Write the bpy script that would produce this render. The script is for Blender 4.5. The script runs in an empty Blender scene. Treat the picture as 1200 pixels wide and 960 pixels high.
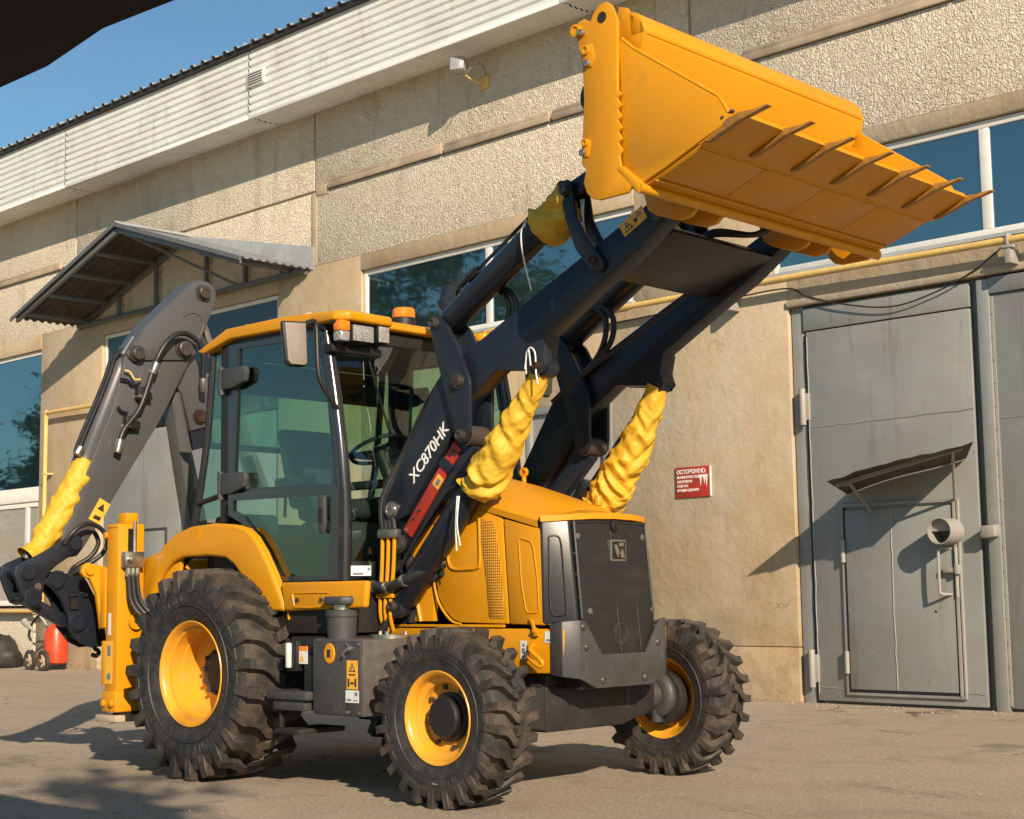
import bpy, bmesh, math, random
from mathutils import Vector, Matrix, noise
R = math.radians
PI = math.pi
random.seed(7)
SC = bpy.context.scene
COL = SC.collection

# ------------------------------------------------------------------ camera, sky, sun, exposure
D = 13.577                       # distance of the wall plane (y = D); camera stands at the origin
cam_d = bpy.data.cameras.new('camera'); cam = bpy.data.objects.new('camera', cam_d); COL.objects.link(cam)
cr = Vector((0.71173399, 0.70231335, -0.01380934)); cu = Vector((0.09192657, -0.07363386, 0.99303956)); cf = Vector((-0.6964081, 0.70804945, 0.11696897))
M3 = Matrix((cr, cu, -cf)).transposed()
cam.matrix_world = Matrix.Translation((0, 0, 1.148)) @ M3.to_4x4()
cam_d.sensor_width = 36; cam_d.lens = 54.86; cam_d.clip_start = 0.05; cam_d.clip_end = 2000
SC.camera = cam

SUN_EL, SUN_AZ = R(26.0), math.atan2(1.9, -1.0)      # azimuth measured from +y towards +x
w = bpy.data.worlds.new('World'); SC.world = w; w.use_nodes = True
nt = w.node_tree; bg = nt.nodes['Background']
sky = nt.nodes.new('ShaderNodeTexSky'); sky.sky_type = 'NISHITA'; sky.sun_disc = False
sky.sun_elevation = SUN_EL; sky.sun_rotation = SUN_AZ; sky.air_density = 1.0; sky.dust_density = 0.5; sky.ozone_density = 0.7
tint = nt.nodes.new('ShaderNodeMix'); tint.data_type = 'RGBA'; tint.blend_type = 'MULTIPLY'; tint.inputs[0].default_value = 1; tint.inputs[7].default_value = (.66, .92, 1.0, 1)      # clear late-summer blue
nt.links.new(sky.outputs[0], tint.inputs[6]); nt.links.new(tint.outputs[2], bg.inputs[0]); bg.inputs[1].default_value = 0.08
sun_d = bpy.data.lights.new('sun', 'SUN'); sun = bpy.data.objects.new('sun', sun_d); COL.objects.link(sun)
sun_d.energy = 4.9; sun_d.angle = R(0.5); sun_d.color = (1.0, 0.82, 0.62)
sdir = Vector((-1.9, 1.0, -2.147 * math.tan(SUN_EL)))
sun.rotation_euler = sdir.to_track_quat('-Z', 'Y').to_euler()
SC.view_settings.view_transform = 'Standard'; SC.view_settings.look = 'None'
SC.view_settings.exposure = 0.47; SC.view_settings.gamma = 1.0
SC.cycles.max_bounces = 8; SC.cycles.transparent_max_bounces = 16

# ------------------------------------------------------------------ materials
def mat(name, col, rough=.5, metal=0., var=.12, scale=2.5, col2=None, amt=.35, scale2=6., bump=0., bscale=60., coat=0., spec=.5, edge=(.45, .62), rvar=.1):
    m = bpy.data.materials.new(name); m.use_nodes = True
    t = m.node_tree; N = t.nodes; L = t.links; b = N['Principled BSDF']
    tc = N.new('ShaderNodeTexCoord')
    n1 = N.new('ShaderNodeTexNoise'); n1.inputs['Scale'].default_value = scale; n1.inputs['Detail'].default_value = 6
    L.new(tc.outputs['Object'], n1.inputs['Vector'])
    hs = N.new('ShaderNodeHueSaturation'); hs.inputs['Color'].default_value = (*col, 1)
    mr = N.new('ShaderNodeMapRange'); mr.inputs['From Min'].default_value = .25; mr.inputs['From Max'].default_value = .75
    mr.inputs['To Min'].default_value = 1 - var; mr.inputs['To Max'].default_value = 1 + var
    L.new(n1.outputs['Fac'], mr.inputs['Value']); L.new(mr.outputs[0], hs.inputs['Value'])
    out = hs.outputs[0]
    if col2:
        n2 = N.new('ShaderNodeTexNoise'); n2.inputs['Scale'].default_value = scale2; n2.inputs['Detail'].default_value = 9; n2.inputs['Roughness'].default_value = .65
        L.new(tc.outputs['Object'], n2.inputs['Vector'])
        r2 = N.new('ShaderNodeMapRange'); r2.inputs['From Min'].default_value = edge[0]; r2.inputs['From Max'].default_value = edge[1]; r2.inputs['To Max'].default_value = amt
        L.new(n2.outputs['Fac'], r2.inputs['Value'])
        mx = N.new('ShaderNodeMix'); mx.data_type = 'RGBA'; L.new(r2.outputs[0], mx.inputs[0])
        L.new(out, mx.inputs[6]); mx.inputs[7].default_value = (*col2, 1); out = mx.outputs[2]
    L.new(out, b.inputs['Base Color'])
    rr = N.new('ShaderNodeMapRange'); rr.inputs['To Min'].default_value = max(0, rough - rvar); rr.inputs['To Max'].default_value = min(1, rough + rvar)
    L.new(n1.outputs['Fac'], rr.inputs['Value']); L.new(rr.outputs[0], b.inputs['Roughness'])
    b.inputs['Metallic'].default_value = metal; b.inputs['Coat Weight'].default_value = coat; b.inputs['Coat Roughness'].default_value = .15
    b.inputs['Specular IOR Level'].default_value = spec
    if bump:
        n3 = N.new('ShaderNodeTexNoise'); n3.inputs['Scale'].default_value = bscale; n3.inputs['Detail'].default_value = 4
        L.new(tc.outputs['Object'], n3.inputs['Vector'])
        bp = N.new('ShaderNodeBump'); bp.inputs['Strength'].default_value = bump; bp.inputs['Distance'].default_value = .01
        L.new(n3.outputs['Fac'], bp.inputs['Height']); L.new(bp.outputs[0], b.inputs['Normal'])
    return m

M = {}
M['yellow'] = mat('yellow_paint', (.61, .262, .0045), .42, var=.04, scale=1.5, col2=(.48, .22, .03), amt=.15, scale2=9, coat=.06, spec=.35, bump=.04, bscale=90)
M['tooth'] = mat('worn_tooth_steel', (.36, .17, .025), .5, var=.15, scale=8, col2=(.16, .09, .04), amt=.6, scale2=18)
M['yellow_rim'] = mat('yellow_rim_paint', (.74, .33, .02), .38, var=.05, scale=3, col2=(.45, .27, .10), amt=.3, scale2=14, coat=.2)
M['navy'] = mat('dark_arm_paint', (.0115, .016, .026), .36, var=.15, scale=4, col2=(.035, .03, .027), amt=.2, scale2=11, coat=.05, spec=.4, bump=.04)
M['grey'] = mat('dipper_grey_paint', (.074, .075, .078), .36, var=.08, scale=2, col2=(.09, .078, .066), amt=.25, scale2=7, coat=.15, bump=.03)
M['darkgrey'] = mat('dark_grey_paint', (.046, .047, .049), .48, var=.1, scale=3, col2=(.085, .07, .055), amt=.3, scale2=10, bump=.05)
M['tankgrey'] = mat('tank_grey_paint', (.07, .066, .064), .5, var=.1, scale=3, col2=(.16, .14, .11), amt=.4, scale2=16, edge=(.42, .66), bump=.08, bscale=140)
M['cheek'] = mat('moulded_black_plastic', (.019, .021, .024), .36, var=.1, scale=4, bump=.03)
M['black'] = mat('black_rubber_trim', (.012, .012, .013), .5, var=.15, scale=5, bump=.05)
M['underside'] = mat('black_chassis', (.014, .014, .014), .6, var=.2, scale=5, col2=(.045, .037, .03), amt=.35, scale2=8)
M['gloss_black'] = mat('gloss_black_tube', (.02, .021, .025), .2, var=.1, scale=4, coat=.6)
M['hose'] = mat('hose_rubber', (.018, .018, .019), .42, var=.15, scale=8, bump=.1, bscale=200)
M['steel'] = mat('bare_steel', (.42, .40, .37), .32, .9, var=.15, scale=9)
M['pin'] = mat('pin_steel', (.07, .065, .062), .42, .5, var=.2, scale=14, col2=(.16, .11, .07), amt=.4, scale2=30)
M['rust'] = mat('rusty_grease', (.032, .014, .010), .6, var=.2, scale=20)
M['rubber'] = mat('tyre_rubber', (.024, .023, .023), .62, var=.2, scale=6, col2=(.17, .12, .078), amt=.45, scale2=6.5, edge=(.42, .66), bump=.25, bscale=45)
M['rubber_wall'] = mat('tyre_sidewall', (.022, .022, .023), .58, var=.2, scale=8, col2=(.085, .07, .055), amt=.45, scale2=16, edge=(.45, .7), bump=.35, bscale=30)
M['red'] = mat('red_paint', (.40, .032, .016), .42, var=.12, scale=6, col2=(.22, .03, .02), amt=.4, scale2=14)
M['red2'] = mat('extinguisher_red', (.66, .055, .015), .35, var=.08, scale=6)
M['cloth'] = mat('yellow_cloth', (.62, .37, .024), .6, var=.06, scale=7, col2=(.54, .29, .017), amt=.3, scale2=9, bump=.08, bscale=30)
M['white'] = mat('white_frame_paint', (.72, .71, .67), .5, var=.06, scale=3, col2=(.5, .47, .42), amt=.3, scale2=6)
M['sticker_white'] = mat('sticker_white', (.68, .70, .70), .4, var=.05)
M['sticker_grey'] = mat('sticker_print_grey', (.16, .18, .2), .5, var=.05)
M['sticker_yellow'] = mat('sticker_yellow', (.80, .42, .05), .4, var=.05)
M['print_black'] = mat('print_black', (.03, .022, .015), .5, var=.02)
M['print_white'] = mat('print_white', (.80, .79, .76), .5, var=.03)
M['orange'] = mat('orange_lens', (.85, .22, .015), .15, var=.08, scale=30, coat=.5)
M['lens'] = mat('clear_lens', (.40, .40, .39), .12, .35, var=.4, scale=60, bump=.5, bscale=120)
M['seat'] = mat('seat_fabric', (.018, .020, .024), .8, var=.2, scale=20)
M['cabgrey'] = mat('cab_plastic', (.045, .047, .05), .55, var=.1)
M['gate'] = mat('gate_grey_paint', (.235, .25, .245), .46, var=.14, scale=1.1, col2=(.24, .20, .155), amt=.4, scale2=1.7, edge=(.42, .68), bump=.55, bscale=3.2, rvar=.14)
M['gate_trim'] = mat('gate_trim_paint', (.30, .29, .265), .5, var=.08, scale=5, bump=.1)
M['galv'] = mat('galvanised_sheet', (.46, .49, .50), .42, .15, var=.12, scale=2.5, col2=(.30, .27, .22), amt=.3, scale2=4)
M['oldsheet'] = mat('weathered_sheet', (.13, .11, .09), .7, var=.2, scale=3, col2=(.06, .05, .042), amt=.6, scale2=5)
M['canopy_frame'] = mat('canopy_frame_grey', (.12, .128, .133), .5, var=.1, scale=6)
M['siding'] = mat('white_siding', (.84, .84, .82), .5, var=.04, scale=1.0, col2=(.50, .45, .37), amt=.2, scale2=2.2)
M['roofsheet'] = mat('roof_sheet', (.42, .43, .44), .4, .4, var=.1)
M['drip'] = mat('dark_drip_edge', (.03, .026, .022), .6, var=.2)
M['pipe'] = mat('yellow_gas_pipe', (.70, .47, .15), .42, var=.1, scale=4, col2=(.45, .33, .18), amt=.3, scale2=12)
M['wire'] = mat('black_wire', (.015, .015, .015), .6)
M['shade_black'] = mat('shade_black_roof', (.008, .008, .009), .9, var=.2)  # near-black: the shelter underside's shade is put into this base colour
M['tarp'] = mat('black_tarpaulin', (.030, .027, .026), .6, var=.2, scale=9, bump=.4, bscale=9)
M['sand'] = mat('pebbles', (.34, .28, .21), .9, var=.3, scale=9)
M['wood'] = mat('grey_wood', (.40, .32, .235), .8, var=.25, scale=4)
M['hub_brown'] = mat('hub_dusty', (.055, .042, .034), .6, var=.2, scale=14, bump=.15)
M['bark'] = mat('bark', (.09, .065, .045), .9, var=.3, scale=6, bump=.5)
M['mirror_back'] = mat('mirror_back', (.30, .26, .22), .5, var=.1, scale=6, col2=(.18, .15, .13), amt=.4, scale2=5)

def foliage():
    m = bpy.data.materials.new('leaves'); m.use_nodes = True; t = m.node_tree; b = t.nodes['Principled BSDF']
    oi = t.nodes.new('ShaderNodeNewGeometry'); cr_ = t.nodes.new('ShaderNodeValToRGB')
    cr_.color_ramp.elements[0].color = (.03, .055, .015, 1); cr_.color_ramp.elements[1].color = (.09, .12, .03, 1)
    t.links.new(oi.outputs['Random Per Island'], cr_.inputs[0]); t.links.new(cr_.outputs[0], b.inputs['Base Color'])
    b.inputs['Roughness'].default_value = .6
    return m
M['leaves'] = foliage()

def glass(name, tint, refl=(1, 1, 1), body=None, fac=None):
    m = bpy.data.materials.new(name); m.use_nodes = True; t = m.node_tree; N = t.nodes; L = t.links
    N.remove(N['Principled BSDF']); out = N['Material Output']
    gl = N.new('ShaderNodeBsdfGlossy'); gl.inputs['Roughness'].default_value = .015 if fac is None else .03; gl.inputs['Color'].default_value = (*refl, 1)
    if body: tr = N.new('ShaderNodeBsdfDiffuse'); tr.inputs['Color'].default_value = (*body, 1)
    else: tr = N.new('ShaderNodeBsdfTransparent'); tr.inputs['Color'].default_value = (*tint, 1)
    mx = N.new('ShaderNodeMixShader'); L.new(tr.outputs[0], mx.inputs[1]); L.new(gl.outputs[0], mx.inputs[2])
    if fac is not None: mx.inputs[0].default_value = fac
    else:
        lw = N.new('ShaderNodeLayerWeight'); lw.inputs[0].default_value = .5
        pw = N.new('ShaderNodeMath'); pw.operation = 'POWER'; pw.inputs[1].default_value = 4.5; L.new(lw.outputs['Facing'], pw.inputs[0])
        ma = N.new('ShaderNodeMath'); ma.operation = 'MULTIPLY_ADD'; ma.inputs[1].default_value = .9; ma.inputs[2].default_value = .085; L.new(pw.outputs[0], ma.inputs[0]); L.new(ma.outputs[0], mx.inputs[0])
    tc = N.new('ShaderNodeTexCoord'); nz = N.new('ShaderNodeTexNoise'); nz.inputs['Scale'].default_value = 1.3; L.new(tc.outputs['Object'], nz.inputs['Vector'])
    bp = N.new('ShaderNodeBump'); bp.inputs['Strength'].default_value = .16 if fac is None else .06; bp.inputs['Distance'].default_value = .05
    L.new(nz.outputs['Fac'], bp.inputs['Height']); L.new(bp.outputs[0], gl.inputs['Normal'])
    L.new(mx.outputs[0], out.inputs[0]); return m
M['cab_glass'] = glass('green_cab_glass', (.66, .85, .765))
M['window_glass'] = glass('reflective_window_glass', None, (.66, .88, .94), body=(.012, .030, .038), fac=.37)
M['dark_glass'] = glass('dark_transom_glass', None, (.6, .62, .62), body=(.022, .022, .022), fac=.16)
M['blind_glass'] = glass('pane_with_pale_blind', None, (.7, .75, .78), body=(.40, .37, .32), fac=.14)
M['mirror'] = glass('mirror_glass', None, (.8, .8, .8), body=(.02, .02, .02), fac=.9)

def wall_mat(name, base, kind):
    m = bpy.data.materials.new(name); m.use_nodes = True; t = m.node_tree; N = t.nodes; L = t.links; b = N['Principled BSDF']
    tc = N.new('ShaderNodeTexCoord'); b.inputs['Roughness'].default_value = .9; b.inputs['Specular IOR Level'].default_value = .2
    def nz(scale, detail=6, dist=0, rough=.5, sy=None):
        n = N.new('ShaderNodeTexNoise'); n.inputs['Scale'].default_value = scale; n.inputs['Detail'].default_value = detail; n.inputs['Distortion'].default_value = dist; n.inputs['Roughness'].default_value = rough
        if sy:
            mp = N.new('ShaderNodeMapping'); mp.inputs['Scale'].default_value = sy; L.new(tc.outputs['Object'], mp.inputs[0]); L.new(mp.outputs[0], n.inputs['Vector'])
        else: L.new(tc.outputs['Object'], n.inputs['Vector'])
        return n.outputs['Fac']
    def rng(v, a, c, lo=0., hi=1.):
        r = N.new('ShaderNodeMapRange'); r.inputs[1].default_value = a; r.inputs[2].default_value = c; r.inputs[3].default_value = lo; r.inputs[4].default_value = hi; L.new(v, r.inputs[0]); return r.outputs[0]
    def mix(f, a, c):
        x = N.new('ShaderNodeMix'); x.data_type = 'RGBA'; L.new(f, x.inputs[0])
        for i, v in ((6, a), (7, c)):
            if isinstance(v, tuple): x.inputs[i].default_value = (*v, 1)
            else: L.new(v, x.inputs[i])
        return x.outputs[2]
    def bump(h, s, d, prev=None):
        x = N.new('ShaderNodeBump'); x.inputs['Strength'].default_value = s; x.inputs['Distance'].default_value = d; L.new(h, x.inputs['Height'])
        if prev: L.new(prev, x.inputs['Normal'])
        return x.outputs[0]
    c = base
    if kind == 'plaster':
        c = mix(rng(nz(.35, 8, .6), .40, .66, 0, .75), c, (c[0] * .80, c[1] * .70, c[2] * .55))      # ochre stains
        c = mix(rng(nz(.9, 9, .3, .6), .46, .66, 0, .7), c, (.47, .41, .32))
        c = mix(rng(nz(2.6, 10, .8, .75), .52, .74, 0, .55), c, (.33, .255, .17))
        c = mix(rng(nz(24, 6, 0, .75), .50, .72, 0, .45), c, (.35, .28, .195))                           # pale patches
        c = mix(rng(nz(1.4, 8, 1.2, .7, (1, 1, .25)), .60, .78, 0, .5), c, (.22, .165, .11))            # runs
        sp = N.new('ShaderNodeSeparateXYZ'); L.new(tc.outputs['Object'], sp.inputs[0])
        low = rng(sp.outputs['Z'], 1.7, .0); mul = N.new('ShaderNodeMath'); mul.operation = 'MULTIPLY'; L.new(low, mul.inputs[0]); L.new(rng(nz(2.2, 9, .5, .7), .42, .62, 0, .75), mul.inputs[1])
        c = mix(mul.outputs[0], c, (.22, .16, .09))
        vo = N.new('ShaderNodeTexVoronoi'); vo.inputs['Scale'].default_value = 2.3; L.new(tc.outputs['Object'], vo.inputs['Vector'])
        c = mix(rng(vo.outputs['Distance'], .035, .015, 0, .7), c, (.15, .11, .075))                  # pits
        ck_ = N.new('ShaderNodeTexVoronoi'); ck_.feature = 'DISTANCE_TO_EDGE'; ck_.inputs['Scale'].default_value = .8
        dm = N.new('ShaderNodeVectorMath'); dm.operation = 'MULTIPLY_ADD'; nn = N.new('ShaderNodeTexNoise'); nn.inputs['Scale'].default_value = 2.5; nn.inputs['Detail'].default_value = 8; L.new(tc.outputs['Object'], nn.inputs['Vector'])
        L.new(nn.outputs['Color'], dm.inputs[0]); dm.inputs[1].default_value = (.7, .7, .7); L.new(tc.outputs['Object'], dm.inputs[2]); L.new(dm.outputs[0], ck_.inputs['Vector'])
        gate_ = N.new('ShaderNodeMath'); gate_.operation = 'MULTIPLY'; L.new(rng(ck_.outputs['Distance'], .006, .001), gate_.inputs[0]); L.new(rng(nz(.7, 3), .54, .64, 0, .5), gate_.inputs[1])
        c = mix(gate_.outputs[0], c, (.17, .125, .085))
        nrm = bump(nz(1.6, 5), .5, .05); nrm = bump(nz(9, 7, .6), .35, .02, nrm); nrm = bump(nz(38, 6), .3, .01, nrm)
    else:
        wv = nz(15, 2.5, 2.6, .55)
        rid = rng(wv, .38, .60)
        c = mix(rng(nz(.5, 7, .5), .42, .68, 0, .6), c, (c[0] * .86, c[1] * .84, c[2] * .80))
        c = mix(rng(nz(1.2, 9, .6, .7), .56, .74, 0, .5), c, (.42, .32, .22))
        c = mix(rng(nz(60, 3), .55, .7, 0, .35), c, (.46, .38, .29))
        c = mix(rng(wv, .44, .34, 0, .35), c, (.52, .44, .34))  # hollows tinted darker: mostly their shade painted in, plus a little dirt
        nrm = bump(rid, .75, .022); nrm = bump(nz(70, 4), .4, .01, nrm)
    L.new(c, b.inputs['Base Color']) if not isinstance(c, tuple) else None
    L.new(nrm, b.inputs['Normal']); return m
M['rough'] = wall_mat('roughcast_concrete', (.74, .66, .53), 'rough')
M['plaster'] = wall_mat('beige_plaster', (.465, .375, .258), 'plaster')
M['trim'] = wall_mat('plaster_trim', (.45, .37, .265), 'plaster')

def ground_mat():
    m = bpy.data.materials.new('worn_asphalt'); m.use_nodes = True; t = m.node_tree; N = t.nodes; L = t.links; b = N['Principled BSDF']
    tc = N.new('ShaderNodeTexCoord'); b.inputs['Roughness'].default_value = .9; b.inputs['Specular IOR Level'].default_value = .25
    def nz(scale, detail=6, dist=0, rough=.5, vec=None):
        n = N.new('ShaderNodeTexNoise'); n.inputs['Scale'].default_value = scale; n.inputs['Detail'].default_value = detail; n.inputs['Distortion'].default_value = dist; n.inputs['Roughness'].default_value = rough
        if vec:
            mp = N.new('ShaderNodeMapping'); mp.inputs['Scale'].default_value = vec; L.new(tc.outputs['Object'], mp.inputs[0]); L.new(mp.outputs[0], n.inputs['Vector'])
        else: L.new(tc.outputs['Object'], n.inputs['Vector'])
        return n.outputs['Fac']
    def ramp(v, a, c, hi=1.):
        r = N.new('ShaderNodeMapRange'); r.inputs[1].default_value = a; r.inputs[2].default_value = c; r.inputs[4].default_value = hi; L.new(v, r.inputs[0]); return r.outputs[0]
    def mix(f, a, c):
        x = N.new('ShaderNodeMix'); x.data_type = 'RGBA'; L.new(f, x.inputs[0])
        for i, v in ((6, a), (7, c)):
            if isinstance(v, tuple): x.inputs[i].default_value = (*v, 1)
            else: L.new(v, x.inputs[i])
        return x.outputs[2]
    c = mix(ramp(nz(.35, 8, .5), .35, .65), (.475, .385, .28), (.58, .48, .355))
    c = mix(ramp(nz(1.3, 9, .8, .65, (1, 1.4, 1)), .52, .66, .4), c, (.21, .165, .125))
    c = mix(ramp(nz(3.1, 9, .3, .7), .52, .66, .5), c, (.50, .42, .33))
    c = mix(ramp(nz(130, 4, 0, .7), .47, .58, .7), c, (.17, .135, .105))
    c = mix(ramp(nz(95, 4, 0, .7), .53, .62, .7), c, (.56, .48, .38))
    c = mix(ramp(nz(38, 6, .2, .75), .46, .60, .65), c, (.22, .175, .135))
    c = mix(ramp(nz(52, 5, .1, .7), .53, .62, .6), c, (.58, .50, .40))
    c = mix(ramp(nz(2.0, 9, 1.2, .7, (.5, 1.8, 1)), .58, .66, .5), c, (.15, .115, .085))          # smeared dark streaks
    c = mix(ramp(nz(.8, 6, .4, .6), .60, .68, .5), c, (.13, .105, .085))                           # oil stains
    ck_ = N.new('ShaderNodeTexVoronoi'); ck_.feature = 'DISTANCE_TO_EDGE'; ck_.inputs['Scale'].default_value = .45
    dm = N.new('ShaderNodeVectorMath'); dm.operation = 'MULTIPLY_ADD'; nn = N.new('ShaderNodeTexNoise'); nn.inputs['Scale'].default_value = 1.8; nn.inputs['Detail'].default_value = 9; L.new(tc.outputs['Object'], nn.inputs['Vector'])
    L.new(nn.outputs['Color'], dm.inputs[0]); dm.inputs[1].default_value = (1.3, 1.3, 0); L.new(tc.outputs['Object'], dm.inputs[2]); L.new(dm.outputs[0], ck_.inputs['Vector'])
    gt_ = N.new('ShaderNodeMath'); gt_.operation = 'MULTIPLY'; L.new(ramp(ck_.outputs['Distance'], .008, .002), gt_.inputs[0]); L.new(ramp(nz(.5, 4), .50, .58, .8), gt_.inputs[1])
    c = mix(gt_.outputs[0], c, (.085, .065, .05))
    L.new(c, b.inputs['Base Color'])
    b1 = N.new('ShaderNodeBump'); b1.inputs['Strength'].default_value = .6; b1.inputs['Distance'].default_value = .07; L.new(nz(1.1, 7, .3), b1.inputs['Height'])
    b2 = N.new('ShaderNodeBump'); b2.inputs['Strength'].default_value = .9; b2.inputs['Distance'].default_value = .02; L.new(nz(45, 7, 0, .75), b2.inputs['Height']); L.new(b1.outputs[0], b2.inputs['Normal'])
    L.new(b2.outputs[0], b.inputs['Normal']); return m
M['ground'] = ground_mat()

def mesh_grille():
    m = bpy.data.materials.new('perforated_yellow_sheet'); m.use_nodes = True; t = m.node_tree; N = t.nodes; L = t.links; b = N['Principled BSDF']
    tc = N.new('ShaderNodeTexCoord'); mp = N.new('ShaderNodeMapping'); mp.inputs['Scale'].default_value = (1, 0, 1); mp.inputs['Rotation'].default_value = (0, 0, 0)
    L.new(tc.outputs['Object'], mp.inputs[0])
    vo = N.new('ShaderNodeTexVoronoi'); vo.inputs['Scale'].default_value = 62; vo.inputs['Randomness'].default_value = .12; L.new(mp.outputs[0], vo.inputs['Vector'])
    r = N.new('ShaderNodeMapRange'); r.inputs[1].default_value = .36; r.inputs[2].default_value = .30; L.new(vo.outputs['Distance'], r.inputs[0])
    mx = N.new('ShaderNodeMix'); mx.data_type = 'RGBA'; L.new(r.outputs[0], mx.inputs[0]); mx.inputs[6].default_value = (.66, .30, .02, 1); mx.inputs[7].default_value = (.03, .018, .006, 1)
    L.new(mx.outputs[2], b.inputs['Base Color']); b.inputs['Roughness'].default_value = .4; return m
M['perforated'] = mesh_grille()

def add_runs(m, dirt, sc, lo, hi, amt):          # streaks and chips laid over a material's own colour
    t = m.node_tree; N = t.nodes; L = t.links; b = N['Principled BSDF']; src = b.inputs['Base Color'].links[0].from_socket
    tc = N.new('ShaderNodeTexCoord'); mp = N.new('ShaderNodeMapping'); mp.inputs['Scale'].default_value = sc; L.new(tc.outputs['Object'], mp.inputs[0])
    n = N.new('ShaderNodeTexNoise'); n.inputs['Scale'].default_value = 3.0; n.inputs['Detail'].default_value = 9; n.inputs['Roughness'].default_value = .7; n.inputs['Distortion'].default_value = .3; L.new(mp.outputs[0], n.inputs['Vector'])
    r = N.new('ShaderNodeMapRange'); r.inputs[1].default_value = lo; r.inputs[2].default_value = hi; r.inputs[4].default_value = amt; L.new(n.outputs['Fac'], r.inputs[0])
    x = N.new('ShaderNodeMix'); x.data_type = 'RGBA'; L.new(r.outputs[0], x.inputs[0]); L.new(src, x.inputs[6]); x.inputs[7].default_value = (*dirt, 1); L.new(x.outputs[2], b.inputs['Base Color'])
add_runs(M['gate'], (.15, .105, .07), (2.2, 2.2, .16), .56, .70, .5)        # rusty runs
add_runs(M['gate'], (.31, .30, .27), (1, 1, 1.6), .57, .66, .45)            # chalky scuffs
add_runs(M['gate'], (.10, .08, .06), (7, 7, 5), .64, .70, .7)               # chips
add_runs(M['yellow'], (.33, .17, .03), (3, 3, 1.2), .60, .70, .3)
add_runs(M['siding'], (.40, .33, .24), (1.2, 1.2, .25), .58, .72, .45)
add_runs(M['rough'], (.36, .28, .19), (.9, .9, .16), .54, .70, .5)
add_runs(M['plaster'], (.25, .185, .12), (1.0, 1.0, .14), .56, .72, .5)
add_runs(M['darkgrey'], (.14, .125, .105), (6, 6, 3), .58, .68, .4)
add_runs(M['tankgrey'], (.16, .14, .115), (5, 5, 2), .55, .68, .4)

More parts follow.
